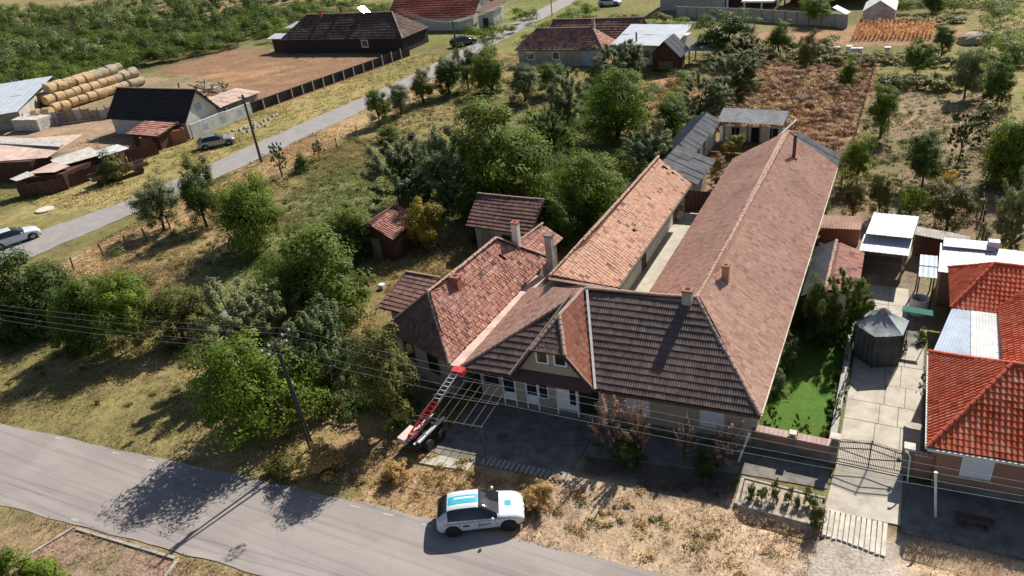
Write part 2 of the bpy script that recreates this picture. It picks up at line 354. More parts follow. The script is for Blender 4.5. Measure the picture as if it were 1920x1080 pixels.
def ground_colour(P):
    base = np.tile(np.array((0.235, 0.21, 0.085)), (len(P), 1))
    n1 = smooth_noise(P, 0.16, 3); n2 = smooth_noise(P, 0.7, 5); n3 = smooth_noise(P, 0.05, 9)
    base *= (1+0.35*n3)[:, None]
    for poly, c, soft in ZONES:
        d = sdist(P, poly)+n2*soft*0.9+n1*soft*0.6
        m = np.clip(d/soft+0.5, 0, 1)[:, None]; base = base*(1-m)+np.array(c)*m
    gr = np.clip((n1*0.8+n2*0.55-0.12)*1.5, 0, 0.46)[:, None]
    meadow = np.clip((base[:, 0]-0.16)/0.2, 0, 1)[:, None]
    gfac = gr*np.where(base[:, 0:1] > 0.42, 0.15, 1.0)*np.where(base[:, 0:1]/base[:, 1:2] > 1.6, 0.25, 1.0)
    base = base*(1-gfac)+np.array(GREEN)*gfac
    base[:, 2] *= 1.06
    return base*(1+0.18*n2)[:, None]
xs = np.concatenate([np.arange(-700, -150, 12), np.arange(-150, -84, 1.6), np.arange(-84, 10, 0.42), np.arange(10, 40, 1.5), np.arange(40, 260, 12)])
ys = np.concatenate([np.arange(-60, 6, 4), np.arange(6, 50, 0.42), np.arange(50, 125, 0.9), np.arange(125, 200, 3), np.arange(200, 800, 20)])
gx, gy = np.meshgrid(xs, ys); P2 = np.stack([gx.ravel(), gy.ravel()], 1)
gz = -0.024+0.012*smooth_noise(P2, 0.5, 21)+0.006*smooth_noise(P2, 2.2, 22)
ditch = np.exp(-((P2[:, 1]-25.55-0.012*P2[:, 0])/0.42)**2)*np.clip((P2[:, 0]+4.5)/0.6, 0, 1)*(1-np.clip((P2[:, 0]+0.9)/0.3, 0, 1)*(1-np.clip((P2[:, 0]-2.2)/0.3, 0, 1)))
gz -= 0.5*ditch
gz = np.minimum(gz, -0.012)
nxn, nyn = len(xs), len(ys)
ii, jj = np.meshgrid(np.arange(nxn-1), np.arange(nyn-1)); k0 = (jj*nxn+ii).ravel()
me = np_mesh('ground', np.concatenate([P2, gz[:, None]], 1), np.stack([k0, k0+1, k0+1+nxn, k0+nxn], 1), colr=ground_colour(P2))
me.polygons.foreach_set('use_smooth', [True]*len(me.polygons))
def groundmat():
    m, t, b = newmat('soil_and_dry_grass')
    a = nd(t, 'ShaderNodeAttribute'); a.attribute_name = 'gcol'
    n1 = noise(t, 1.1, 7, 0.72); r1 = ramp(t, [(0.28, (0.55, 0.56, 0.52)), (0.5, (0.98,)*3), (0.75, (1.4, 1.36, 1.25))])
    t.links.new(n1.outputs[0], r1.inputs[0])
    n2 = noise(t, 7.0, 5, 0.7); r2_ = ramp(t, [(0.3, (0.6, 0.6, 0.58)), (0.68, (1.25, 1.24, 1.2))]); t.links.new(n2.outputs[0], r2_.inputs[0])
    c = mul(t, mul(t, a.outputs['Color'], r1.outputs[0]), r2_.outputs[0])
    t.links.new(c, b.inputs['Base Color']); b.inputs['Roughness'].default_value = 0.95; b.inputs['Specular IOR Level'].default_value = 0.1
    n3 = noise(t, 9, 6, 0.75); bumpit(t, b, n3.outputs[0], 0.9, 0.09)
    return m
M['ground'] = groundmat()
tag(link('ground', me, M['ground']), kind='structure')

# ------------------------------------------------------------------ roads
def asphaltmat():
    m, t, b = newmat('worn_asphalt')
    n1 = noise(t, 0.5, 6, 0.65, stretch=(0.25, 1, 1)); r1 = ramp(t, [(0.3, (0.30, 0.263, 0.247)), (0.7, (0.365, 0.322, 0.30))])
    t.links.new(n1.outputs[0], r1.inputs[0])
    n2 = noise(t, 1.4, 4, 0.6, stretch=(0.05, 2.4, 1)); n2.inputs['Distortion'].default_value = 0.15; mp_ = [q for q in t.nodes if q.type == 'MAPPING'][-1]; mp_.inputs['Rotation'].default_value = (0, 0, -0.083); r2_ = ramp(t, [(0.32, (0.82,)*3), (0.5, (1.0,)*3), (0.7, (1.06,)*3)]); t.links.new(n2.outputs[0], r2_.inputs[0])
    n3 = noise(t, 22, 4, 0.7); r3 = ramp(t, [(0.3, (0.86,)*3), (0.7, (1.1,)*3)]); t.links.new(n3.outputs[0], r3.inputs[0])
    v = nd(t, 'ShaderNodeTexVoronoi', feature='DISTANCE_TO_EDGE'); v.inputs['Scale'].default_value = 0.22
    g = nd(t, 'ShaderNodeNewGeometry'); nw = noise(t, 1.5, 3); ad = nd(t, 'ShaderNodeVectorMath', operation='ADD')
    t.links.new(g.outputs['Position'], ad.inputs[0]); t.links.new(nw.outputs['Color'], ad.inputs[1]); t.links.new(ad.outputs[0], v.inputs['Vector'])
    rc = ramp(t, [(0.002, (0.93,)*3), (0.006, (1,)*3)]); t.links.new(v.outputs['Distance'], rc.inputs[0])
    n7 = noise(t, 0.16, 2, 0.4, stretch=(1, 1.6, 1)); r7 = ramp(t, [(0.46, (1,)*3), (0.5, (0.91, 0.905, 0.9)), (0.62, (0.93,)*3), (0.66, (1.03,)*3)]); t.links.new(n7.outputs[0], r7.inputs[0])
    t.links.new(mul(t, mul(t, mul(t, mul(t, r1.outputs[0], r2_.outputs[0]), r3.outputs[0]), rc.outputs[0]), r7.outputs[0]), b.inputs['Base Color'])
    b.inputs['Roughness'].default_value = 0.9; b.inputs['Specular IOR Level'].default_value = 0.2
    n4 = noise(t, 60, 2); bumpit(t, b, n4.outputs[0], 0.3, 0.01)
    return m
M['asphalt'] = asphaltmat()
def strip(name, left, right, z, mat, jit=0.12, step=0.5, seed=0):
    r = np.random.default_rng(seed)
    def dens(pl):
        out = []
        for (a, b) in zip(pl[:-1], pl[1:]):
            n = max(2, int(math.dist(a, b)/step))
            for i in range(n): out.append((a[0]+(b[0]-a[0])*i/n, a[1]+(b[1]-a[1])*i/n))
        return out+[pl[-1]]
    n = max(len(dens(left)), len(dens(right)))
    def res(pl):
        q = np.array(dens(pl)); t = np.linspace(0, len(q)-1, n)
        return np.stack([np.interp(t, np.arange(len(q)), q[:, k]) for k in (0, 1)], 1)
    A, B = res(left), res(right)
    A += (smooth_noise(A, 1.1, seed+1)[:, None]*jit*np.array([1, 1])); B += smooth_noise(B, 1.1, seed+2)[:, None]*jit
    V = np.concatenate([np.c_[A, np.full(n, z)], np.c_[B, np.full(n, z)]]); i = np.arange(n-1)
    o = link(name, np_mesh(name, V, np.stack([i, n+i, n+i+1, i+1], 1)), mat); return tag(o, kind='structure')
road = strip('road', [(-140, 9.2), (-75, 14.9), (-47, 17.5), (-36, 18.55), (-26.6, 19.45), (-19.4, 20.1), (-12.2, 20.65), (-5.8, 21.1), (12, 22.3), (60, 25.5)],
             [(-140, 4.4), (-75, 9.7), (-40, 12.95), (-33.6, 13.6), (-26, 14.35), (-12, 15.6), (12, 17.3), (60, 20.5)], 0.006, M['asphalt'], 0.1, 0.5, 5)
def back_asphalt():
    m = weathered('pale_asphalt', (0.30, 0.275, 0.265), (0.22, 0.2, 0.19), scale=0.8, lo=0.85, hi=1.1); return m
M['asphalt2'] = back_asphalt()
strip('side_road', [(-78, 10), (-75.5, 34), (-75.0, 39.6), (-72.3, 48.2), (-71.6, 59), (-71.2, 67), (-69.5, 86), (-69, 96), (-69.4, 109), (-70, 130), (-71, 175)],
      [(-70, 10), (-69.9, 32), (-69.3, 38), (-68.4, 45.4), (-67.1, 53.3), (-65.8, 66.6), (-65, 82), (-64.2, 93), (-64.4, 109), (-65, 130), (-66, 175)], 0.004, M['asphalt2'], 0.3, 0.7, 11)
M['road_paint'] = weathered('worn_road_paint', (0.46, 0.44, 0.415), (0.34, 0.31, 0.3), scale=5, lo=0.7, hi=1.1, dscale=3, damt=0.9)
for (x, y) in [(110, 822), (218, 850), (283, 864), (590, 933), (665, 950), (728, 965), (800, 985), (140, 975)]:
    p = G(x, y); MB().slab([(p.x-.28, p.y-.06-.028, .012), (p.x+.28, p.y-.06+.028, .012), (p.x+.28, p.y+.06+.028, .012), (p.x-.28, p.y+.06-.028, .012)], 0.003).build('painted_dash', M['road_paint'], road)

def sheet(name, pts, z, th, mat, parent=None, kind='structure'):
    o = MB().prism(pts, z-th, z).build(name, mat, parent)
    if parent is None: tag(o, kind=kind)
    return o
# paved ground in front of the houses and in the yards
apron = sheet('front_pavement', [(-20.0, 24.2), (-17.0, 24.3), (-12.3, 24.7), (-12.2, 29.6), (-19.6, 28.9)], 0.03, 0.2, M['concrete_dark'])
sheet('kerb_strip', [(-20.0, 23.3), (-17.3, 23.7), (-17.3, 24.28), (-20.0, 24.18)], 0.034, 0.2, M['concrete'])
sheet('footpath', [(-12.18, 26.7), (-4.4, 28.0), (-0.75, 28.3), (-0.75, 30.0), (-4.1, 29.95), (-12.18, 29.0)], 0.026, 0.2, M['concrete_dark'])
sheet('neighbour_footpath', [(2.35, 26.7), (14, 27.2), (14, 30.2), (2.35, 30.0)], 0.026, 0.2, M['concrete_dark'])
sheet('gate_apron', [(-0.72, 26.95), (2.32, 27.1), (2.32, 30.5), (-0.5, 30.5)], 0.03, 0.2, M['concrete'])
for i, (x, y) in enumerate([(-16.9+0.27*k, 23.6+0.012*k) for k in range(18)]):
    MB().box(x, x+0.13, y+.75, y+1.35, 0.02, 0.05).build('drain_bar', M['concrete_rim'], apron)
walk = sheet('courtyard_path', [(-15.3, 37.5), (-13.35, 37.5), (-13.3, 57), (-15.4, 57)], 0.02, 0.2, M['concrete'])
drive = tag(MB().prism([(-0.62, 30.52), (3.1, 30.52), (3.0, 41.8), (2.0, 48.2), (-0.7, 48.4), (-0.55, 41)], -0.2, 0.016).build('driveway', M['concrete_dark']), kind='structure')
rows_ = [30.55, 32.0, 33.75, 35.4, 37.2, 39.2, 41.3, 43.4, 45.8, 48.2]
for a, b in zip(rows_[:-1], rows_[1:]):
    cuts = [-0.55, 1.05+random.uniform(-.25, .25), 2.05+random.uniform(-.15, .15), 2.98] if a < 41 else [-0.55, 0.9, 2.0]
    for c, d in zip(cuts[:-1], cuts[1:]):
        h = 0.035+random.uniform(0, .012)
        MB().prism([(c+.018, a+.018), (d-.018, a+.018+random.uniform(-.02, .02)), (d-.018, b-.018), (c+.018, b-.018)], 0, h).build('concrete_slab', M['concrete'], drive)

# ------------------------------------------------------------------ roofs
TILE = {'rib': ([0, .12, .26, .40, .52, .64, .78, .90, 1.0], [.0, .024, .024, .002, .002, .024, .024, .004, 0]),
        'flat': ([0, .06, .14, .5, .9, 1.0], [.012, .024, .004, .0, .006, .012]),
        'roman': ([0, .2, .38, .56, .75, 1.0], [.0, .05, .055, .01, .0, .0])}
def tiles(parent, poly, ea, eb, wd, ln, mat, prof='rib', lift=0.045, n_ind=0, jit=0.006, stagger=False, holes=(), slip=0.0, name='roof_tile', rib=1.0):
    """courses of clay tiles laid on a flat convex roof slope"""
    P = np.array([list(p) for p in poly], float); a = np.array(ea, float); u = np.array(eb, float)-a; u /= np.linalg.norm(u)
    n = np.zeros(3)
    for i in range(len(P)): n += np.cross(P[i], P[(i+1) % len(P)])
    n /= np.linalg.norm(n); n *= np.sign(n[2])
    v = np.cross(n, u); v *= np.sign(v[2]) if abs(v[2]) > 1e-6 else 1
    U = (P-a)@u; Vv = (P-a)@v; vmin, vmax = Vv.min(), Vv.max()
    def rng_u(vv):
        lo, hi = 1e9, -1e9
        for i in range(len(P)):
            j = (i+1) % len(P); v0, v1 = Vv[i], Vv[j]
            if abs(v1-v0) < 1e-9:
                if abs(vv-v0) < 1e-4: lo = min(lo, U[i], U[j]); hi = max(hi, U[i], U[j])
                continue
            t = (vv-v0)/(v1-v0)
            if -1e-6 <= t <= 1+1e-6:
                q = U[i]+t*(U[j]-U[i]); lo = min(lo, q); hi = max(hi, q)
        return lo, hi
    fr, hh = (np.array(x) for x in TILE[prof]); hh = hh*rib; K = len(fr); allv = []
    nr = int(math.ceil((vmax-vmin)/ln-0.05))
    for r in range(nr):
        v0 = vmin+r*ln; v1 = min(v0+ln+0.05, vmax-1e-4); v0c = max(v0-0.02, vmin)
        lo0, hi0 = rng_u(v0c+1e-4); lo1, hi1 = rng_u(v1)
        off = 0.5 if stagger and r % 2 else 0.0
        c0 = int(math.floor(min(lo0, lo1)/wd-off)); c1 = int(math.ceil(max(hi0, hi1)/wd-off))
        for c in range(c0, c1):
            uu = (c+off+fr)*wd; b0 = np.clip(uu, lo0, hi0); b1 = np.clip(uu, lo1, hi1)
            if b0[-1]-b0[0] < 0.03 and b1[-1]-b1[0] < 0.03: continue
            uc, vc = (b0.mean()+b1.mean())/2, (v0+v1)/2
            if any((uc-h[0])**2/h[2]**2+(vc-h[1])**2/h[3]**2 < 1 for h in holes): continue
            jl = random.uniform(-jit, jit)*2; jr = random.uniform(-jit, jit); sl_ = random.uniform(-1, 1)*slip
            vv0 = v0c+sl_; vtop = v1+sl_*0.5
            jitl = np.linspace(jl, jr, K)
            low = a+np.outer(b0, u)+vv0*v+np.outer(hh+lift+jitl, n)
            top = a+np.outer(b1, u)+vtop*v+np.outer(hh+0.004+jitl*0.3, n)
            lip = a+np.outer(b0, u)+vv0*v+np.outer(np.full(K, -0.004), n)
            sg = 0.03*(math.sin(uc*0.9+vc*0.4+P[0][0])+math.sin(uc*0.37-vc*0.8+P[0][1]))*math.sin(math.pi*min(1, max(0, (vc-vmin)/(vmax-vmin+1e-6))))
            low = low+n*sg; top = top+n*sg; lip = lip+n*(sg-0.02)
            allv.append((np.concatenate([low, top, lip]), 0.0 if random.random() < .025 else np.clip(random.gauss(0.52, 0.2), 0.08, 1)))
    fq = []
    for k in range(K-1):
        fq.append((k, k+1, K+k+1, K+k)); fq.append((2*K+k, 2*K+k+1, k+1, k))
    fq = np.array(fq); o0 = np.array(origin(parent))
    cd = [np.linalg.norm(q[0][0]-np.array([0, 0, CAM_H])) for q in allv]; order = np.argsort(cd)
    ind = order[:n_ind]; rest = order[n_ind:]
    for k in ind:
        V, tn = allv[k]; link(name, np_mesh(name, V-o0, fq, np.full(len(fq), tn)), mat, parent)
    if len(rest):
        V = np.concatenate([allv[k][0]-o0 for k in rest]); m = len(fq)
        Fq = np.concatenate([fq+3*K*i for i in range(len(rest))]); tn = np.repeat([allv[k][1] for k in rest], m)
        tag(link('tile_field', np_mesh('tile_field', V, Fq, tn), mat, parent), kind='stuff')
    MB().slab([tuple(a+U[i]*u+Vv[i]*v-n*0.085) for i in range(len(P))], 0.06).build('roof_deck', M['deck'], parent)
RT = {}
def ridge_mesh(L, r, mat):
    key = (round(L, 3), round(r, 3), mat.name)
    if key not in RT:
        b = MB(); n = 6; vs = []
        for x, rr in ((0, r*1.12), (L*1.08, r*0.92)):
            for j in range(n+1):
                q = math.pi*j/n; vs.append((x, math.cos(q)*rr, math.sin(q)*rr*0.8-0.02))
        fs = [(j, n+1+j, n+2+j, j+1) for j in range(n)]+[tuple(range(n+1))]
        me = bpy.data.meshes.new('ridge_tile'); me.from_pydata(vs, [], fs); me.materials.append(mat)
        at = me.attributes.new('tint', 'FLOAT', 'FACE'); at.data.foreach_set('value', np.full(len(fs), 0.5, dtype=np.float32))
        RT[key] = me
    return RT[key]
def ridge(parent, a, b, mat, L=0.38, r=0.12, lift=0.05, tvar=True):
    a = Vector(a); b = Vector(b); d = b-a; n = max(1, int(round(d.length/L))); L = d.length/n; d.normalize()
    side = d.cross(Vector((0, 0, 1))).normalized(); up = side.cross(d)
    me = ridge_mesh(L, r, mat); o0 = origin(parent)
    for i in range(n):
        p = a+d*(i*L)+up*(lift-0.035*math.sin(math.pi*(i+.5)/n)*min(1, n/20)+random.uniform(-.008, .008))+side*random.uniform(-.012, .012)-o0; tw = random.uniform(-.05, .05)
        d2_ = (d+side*tw).normalized(); s2 = d2_.cross(up).normalized(); u2 = s2.cross(d2_)
        m_ = me
        o = bpy.data.objects.new('ridge_tile', m_); col.objects.link(o); o.parent = parent
        o.matrix_local = Matrix([[d2_.x, -s2.x, u2.x, p.x], [d2_.y, -s2.y, u2.y, p.y], [d2_.z, -s2.z, u2.z, p.z], [0, 0, 0, 1]])
def corrug(parent, a, b, c, mat, wave=0.18, amp=0.028, name='roof_sheet', th=0.02):
    """wavy sheeting: a-b along the eave, c upslope from a; ridges run upslope"""
    a, b, c = Vector(a), Vector(b), Vector(c); u = b-a; v = c-a; n = u.cross(v).normalized()
    if n.z < 0: n = -n
    k = max(6, int(u.length/wave*4)); vs = []; fs = []
    for i in range(k+1):
        h = amp*math.cos(2*math.pi*i/4+0.4); p = a+u*(i/k)+n*h; vs += [p, p+v, p-n*th, p+v-n*th]
    for i in range(k):
        q = 4*i; fs += [(q, q+4, q+5, q+1), (q+2, q+3, q+7, q+6), (q, q+2, q+6, q+4), (q+1, q+5, q+7, q+3)]
    fs += [(0, 1, 3, 2), (4*k, 4*k+2, 4*k+3, 4*k+1)]
    return MB().add(vs, fs).build(name, mat, parent)
def sheets(parent, a, b, c, nu, nv, mat, **kw):
    """a roof of separate lapped sheets"""
    a, b, c = Vector(a), Vector(b), Vector(c); u = (b-a)/nu; v = (c-a)/nv; n = u.cross(v).normalized()
    if n.z < 0: n = -n
    for j in range(nv):
        for i in range(nu):
            o = a+u*i+v*j+n*(0.012*((i+j*2) % 3)+random.uniform(0, .006))
            corrug(parent, o-v*0.03-n*-0.02, o+u*1.02-v*0.03+n*0.02, o+v, mat, **kw)

# ------------------------------------------------------------------ wall fittings
def facade(o, al, nrm):
    o = Vector(o); al = Vector((*al, 0)).normalized(); nrm = Vector((*nrm, 0)).normalized()
    return lambda u, z, d=0.0: o+al*u+nrm*d+Vector((0, 0, z))
def fbox(f, u0, u1, z0, z1, d0, d1, mb=None, t=None):
    mb = mb or MB(); vs = [f(u, z, d) for d in (d0, d1) for (u, z) in ((u0, z0), (u1, z0), (u1, z1), (u0, z1))]
    e1 = vs[1]-vs[0]; e2 = vs[3]-vs[0]; e3 = vs[4]-vs[0]
    fs = [(3, 2, 1, 0), (4, 5, 6, 7), (0, 1, 5, 4), (1, 2, 6, 5), (2, 3, 7, 6), (3, 0, 4, 7)]
    if e1.cross(e2).dot(e3) < 0: fs = [x[::-1] for x in fs]
    return mb.add(vs, fs, t)
def window(parent, f, u0, u1, z0, z1, mat=None, pane=None, nm=1, fw=0.07, name='window', sill=True):
    mat = mat or M['white_pvc']; mb = MB()
    for (a, b, c, d) in ((u0, u1, z0, z0+fw), (u0, u1, z1-fw, z1), (u0, u0+fw, z0+fw, z1-fw), (u1-fw, u1, z0+fw, z1-fw)):
        fbox(f, a, b, c, d, -0.05, 0.045, mb)
    for k in range(1, nm+1):
        if nm > 0 and k < nm+0:
            x = u0+(u1-u0)*k/nm; fbox(f, x-fw/2, x+fw/2, z0+fw, z1-fw, -0.05, 0.04, mb)
    wobj = mb.build(name, mat, parent)
    fbox(f, u0+fw, u1-fw, z0+fw, z1-fw, -0.04, 0.012).build('pane', pane or M['glass'], wobj)
    if sill: fbox(f, u0-.05, u1+.05, z0-.06, z0, -0.02, 0.09).build('sill', M['conc_post'], wobj)
    return wobj
def door(parent, f, u0, u1, z0, z1, solid=0.45, mat=None, glass=None):
    """glazed door: frame, lower panel and a pane"""
    mat = mat or M['white_pvc']; mb = MB(); fw = 0.08
    for (a, b, c, d) in ((u0, u1, z1-fw, z1), (u0, u0+fw, z0, z1-fw), (u1-fw, u1, z0, z1-fw)): fbox(f, a, b, c, d, -0.05, 0.05, mb)
    dobj = mb.build('door', mat, parent); zm = z0+(z1-z0)*solid
    fbox(f, u0+fw, u1-fw, z0+0.01, zm, -0.03, 0.025).build('panel', mat, dobj)
    if zm < z1-fw-0.05: fbox(f, u0+fw, u1-fw, zm, z1-fw, -0.03, 0.012).build('pane', glass or M['glass'], dobj)
    fbox(f, u1-fw-.12, u1-fw-.04, z0+1.0, z0+1.04, 0.025, 0.07).build('handle', M['steel'], dobj)
    return dobj
def chimney(parent, x, y, z0, z1, s, mat, cap=M['brick'], sx=None):
    sx = sx or s
    c = MB().box(x-sx/2, x+sx/2, y-s/2, y+s/2, z0, z1).build('chimney', mat, parent)
    MB().box(x-sx/2-.04, x+sx/2+.04, y-s/2-.04, y+s/2+.04, z1, z1+.1).build('chimney_cap', cap, c)
    MB().box(x-sx/4, x+sx/4, y-s/4, y+s/4, z1+.101, z1+.112).build('flue', M['dark'], c)
    return c
def RAY(px, py):
    d = CM.T @ np.array([(px-960)/F_PX, (py-540)/F_PX, 1.0]); return Vector(d)
def HIT(px, py, a, b, c):
    a, b, c = Vector(a), Vector(b), Vector(c); n = (b-a).cross(c-a); d = RAY(px, py); o = Vector((0, 0, CAM_H))
    return o+d*((a-o).dot(n)/d.dot(n))
def wall_uz(px, py, o, al):
    al = Vector((*al, 0)).normalized(); o = Vector(o); p = HIT(px, py, o, o+al, o+Vector((0, 0, 1)))
    return (p-o).dot(al), p.z
EV = 2.9
# ================================================================== the main house
mh = thing('main_house', 'long L-shaped house with brown tiled hip roof and half-hipped front gable', 'house', (-8, 34, 0))
FL, FR = (-19.75, 28.15, EV), (-4.0, 29.05, EV)
RL, RR = (-14.1, 33.15, 5.95), (-8.18, 33.74, 5.95)
BR, BT, BL = (-3.95, 61.8, EV), (-7.72, 60.8, 5.98), (-12.2, 62.2, EV)
VC = (-12.3, 37.5, EV); LB = (-19.7, 37.2, EV)
MB().prism([(-19.2, 29.1), (-4.5, 29.9), (-4.5, 61.0), (-11.75, 61.0), (-11.75, 36.9), (-19.2, 36.7)], 0, 2.86).build('wall', M['plaster'], mh)
MB().prism([(-19.24, 29.05), (-4.46, 29.85), (-4.46, 29.95), (-19.24, 29.15)], 0, 0.45).build('plinth', M['concrete_dark'], mh)
MB().slab([(-11.6, 60.95, 2.86), (-4.6, 60.95, 2.86), (-7.75, 60.6, 5.8)], 0.12).build('gable_wall', M['plaster'], mh)
tiles(mh, [FL, FR, RR, RL], FL, FR, 0.24, 0.385, M['tile_front_shaded'], 'rib', 0.055, n_ind=240, slip=0.008, jit=0.004, rib=0.9)
tiles(mh, [FR, BR, BT, RR], FR, BR, 0.2, 0.30, M['tile_main'], 'rib', 0.045, slip=0.012, jit=0.006)
tiles(mh, [VC, BL, BT, RR], VC, BL, 0.2, 0.30, M['tile_main'], 'rib', 0.045, slip=0.012, jit=0.006)
tiles(mh, [FL, RL, LB], LB, FL, 0.22, 0.36, M['tile_main'], 'rib', 0.04)
tiles(mh, [LB, VC, RR, RL], VC, LB, 0.24, 0.38, M['tile_main'], 'flat', 0.03)
ridge(mh, RL, RR, M['ridge']); ridge(mh, RR, BT, M['ridge']); ridge(mh, FR, RR, M['ridge'], 0.36, 0.13); ridge(mh, FL, RL, M['ridge'], 0.36, 0.13)
# eave board and gutter
MB().bar((-19.7, 28.12, 2.80), (-4.0, 28.98, 2.80), 0.05, 0.16).build('fascia', M['deck'], mh)
MB().bar((-3.97, 29.1, 2.80), (-3.92, 61.7, 2.80), 0.09, 0.09).build('gutter', M['cream'], mh)
MB().bar((-12.32, 37.6, 2.80), (-12.22, 62.1, 2.80), 0.09, 0.09).build('gutter', M['cream'], mh)
# cross gable with a clipped top
DA, DB = (-14.30, 33.0, 5.95), (-14.46, 30.15, 5.95)
DC, DD = (-13.5, 28.35, 4.80), (-12.12, 28.48, 2.92)
DE, DF = (-15.34, 28.25, 4.80), (-16.72, 28.22, 2.92)
tiles(mh, [DD, DC, DB, DA], DD, tuple(Vector(DD)+(Vector(DA)-Vector(DB))), 0.2, 0.3, M['tile_dormer'], 'rib', 0.035, n_ind=60)
tiles(mh, [DF, DE, DB, DA], DF, tuple(Vector(DF)+(Vector(DA)-Vector(DB))), 0.2, 0.3, M['tile_dormer'], 'rib', 0.035)
tiles(mh, [DE, DC, DB], DE, DC, 0.22, 0.3, M['tile_front_shaded'], 'rib', 0.035)
ridge(mh, DA, DB, M['ridge'], 0.3, 0.11); ridge(mh, DC, DB, M['ridge'], 0.3, 0.11); ridge(mh, DE, DB, M['ridge'], 0.3, 0.11); ridge(mh, DD, DC, M['ridge'], 0.3, 0.07, 0.03); ridge(mh, DF, DE, M['ridge'], 0.3, 0.07, 0.03)
MB().bar((-14.0, 32.95, 6.0), (-11.98, 28.42, 3.02), 0.13, 0.06).build('valley_mortar', M['white_paint'], mh)
MB().bar((-14.75, 32.8, 5.9), (-16.8, 28.2, 3.0), 0.08, 0.05).build('valley_mortar', M['conc_post'], mh)
MB().add([(-16.3, 28.62, 3.2), (-12.5, 28.82, 3.2), (-13.55, 28.78, 4.85), (-15.25, 28.68, 4.85), (-16.3, 29.0, 3.2), (-12.5, 29.1, 3.2), (-13.55, 29.1, 4.85), (-15.25, 29.0, 4.85)],
         [(0, 1, 2, 3), (7, 6, 5, 4), (0, 4, 5, 1), (1, 5, 6, 2), (2, 6, 7, 3), (3, 7, 4, 0)]).build('gable_wall', M['plaster'], mh)
MB().slab([(-16.55, 28.10, 2.72), (-12.2, 28.34, 2.72), (-12.35, 28.78, 3.22), (-16.4, 28.58, 3.22)], 0.07).build('pent_board', M['maroon'], mh)
gf = facade((-16.3, 28.62, 0), (3.8, 0.2), (0.05, -1))
for a, b in ((0.98, 1.72), (1.98, 2.72)): window(mh, gf, a, b, 3.78, 4.72, fw=0.1)
# front wall openings
FO, FA = (-19.2, 29.1, 0), (14.7, 0.8); ff = facade(FO, FA, (0.054, -1))
U = lambda px, py: wall_uz(px, py, FO, FA)[0]
window(mh, ff, 0.25, 1.15, 1.25, 2.35, mat=M['deck'], name='window')
door(mh, ff, 1.35, 2.15, 0.05, 2.15, 0.45)
door(mh, ff, 2.75, 3.5, 0.05, 2.2, 0.47)
window(mh, ff, 3.5, 4.1, 0.95, 2.2, nm=1, fw=0.06)
dc = door(mh, ff, 4.55, 5.8, 0.05, 2.3, 0.999)
fbox(ff, 5.32, 5.66, 0.85, 2.0, 0.026, 0.034).build('pane', M['glass'], dc)
fbox(ff, 4.35, 7.0, 2.3, 2.42, -0.02, 0.06).build('lintel', M['white_pvc'], mh)
fbox(ff, 5.86, 6.95, 0.05, 2.29, -0.05, 0.02).build('doorway', M['dark'], mh)
fbox(ff, 2.3, 4.3, 2.35, 2.6, -0.02, 0.015).build('transom', M['glass'], mh)
for (x0, y0, x1, y1) in ((1175, 745, 1219, 778), (1312, 767, 1357, 800)):
    u0 = U(x0, y1); u1 = U(x1, y1)
    wo = window(mh, ff, u0, u1, 0.95, 2.2, pane=M['shutter'], fw=0.05, name='window')
# chimneys
chimney(mh, -8.6, 33.45, 5.2, 6.5, 0.5, M['plaster_old'])
p = HIT(1360, 531, FR, BR, RR); chimney(mh, p.x, p.y, p.z-.2, p.z+1.05, 0.36, M['plaster_rust'])
p = HIT(1488, 298, FR, BR, RR)
MB().tube([(p.x, p.y, p.z-.1), (p.x, p.y, p.z+1.9)], 0.13, 10).build('flue_pipe', M['iron'], mh)
MB().box(p.x-.25, p.x+.25, p.y-.2, p.y+.2, p.z-.2, p.z+.16).build('flue_base', M['brick'], mh)

# ================================================================== inner wing
wg = thing('inner_wing', 'narrow wing with bright salmon tiled roof and white wall facing the courtyard', 'house', (-16.5, 46, 0))
WA, WB, WC, WD = (-14.35, 38.7, EV), (-14.25, 56.2, EV), (-16.95, 56.4, 4.95), (-17.45, 35.6, 4.95)
MB().prism([(-18.9, 37.3), (-15.2, 39.2), (-15.2, 55.4), (-18.7, 55.4)], 0, 2.9).build('wall', M['plaster_white'], wg)
MB().slab([(-15.2, 55.38, 2.9), (-18.7, 55.38, 2.9), (-17.0, 55.38, 4.7)], 0.12).build('gable_wall', M['plaster_white'], wg)
tiles(wg, [WA, WB, WC, WD], WA, WB, 0.29, 0.30, M['tile_wing'], 'flat', 0.035, n_ind=240, jit=0.009, slip=0.02,
      holes=[(16.85, 2.6, 0.28, 0.16), (16.95, 2.2, 0.22, 0.16), (16.9, 1.75, 0.25, 0.14), (6.5, 1.5, .18, .14), (16.8, 3.0, .2, .12)])
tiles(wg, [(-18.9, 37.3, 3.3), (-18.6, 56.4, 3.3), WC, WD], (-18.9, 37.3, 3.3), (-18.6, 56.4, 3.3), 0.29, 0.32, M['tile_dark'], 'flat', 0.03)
ridge(wg, WD, WC, M['ridge'], 0.36, 0.12)
MB().bar((-17.5, 35.5, 4.86), (-14.35, 38.62, 2.82), 0.06, 0.14).build('barge_board', M['white_paint'], wg)
MB().bar((-14.3, 38.8, 2.80), (-14.2, 56.1, 2.80), 0.1, 0.1).build('gutter', M['steel'], wg)
wf = facade((-15.2, 39.2, 0), (0, 1), (1, 0))
for a in (6.9, 1.0): door(wg, wf, a, a+0.95, 0.03, 2.15, 0.98, mat=M['brown_wood'])
for a in (15.2,): door(wg, wf, a, a+0.8, 0.03, 2.0, 0.98, mat=M['brown_wood'])
gate = thing('courtyard_gate', 'dark brown boarded gate closing the courtyard between the two wings', 'gate', (-13.8, 56.8, 0))
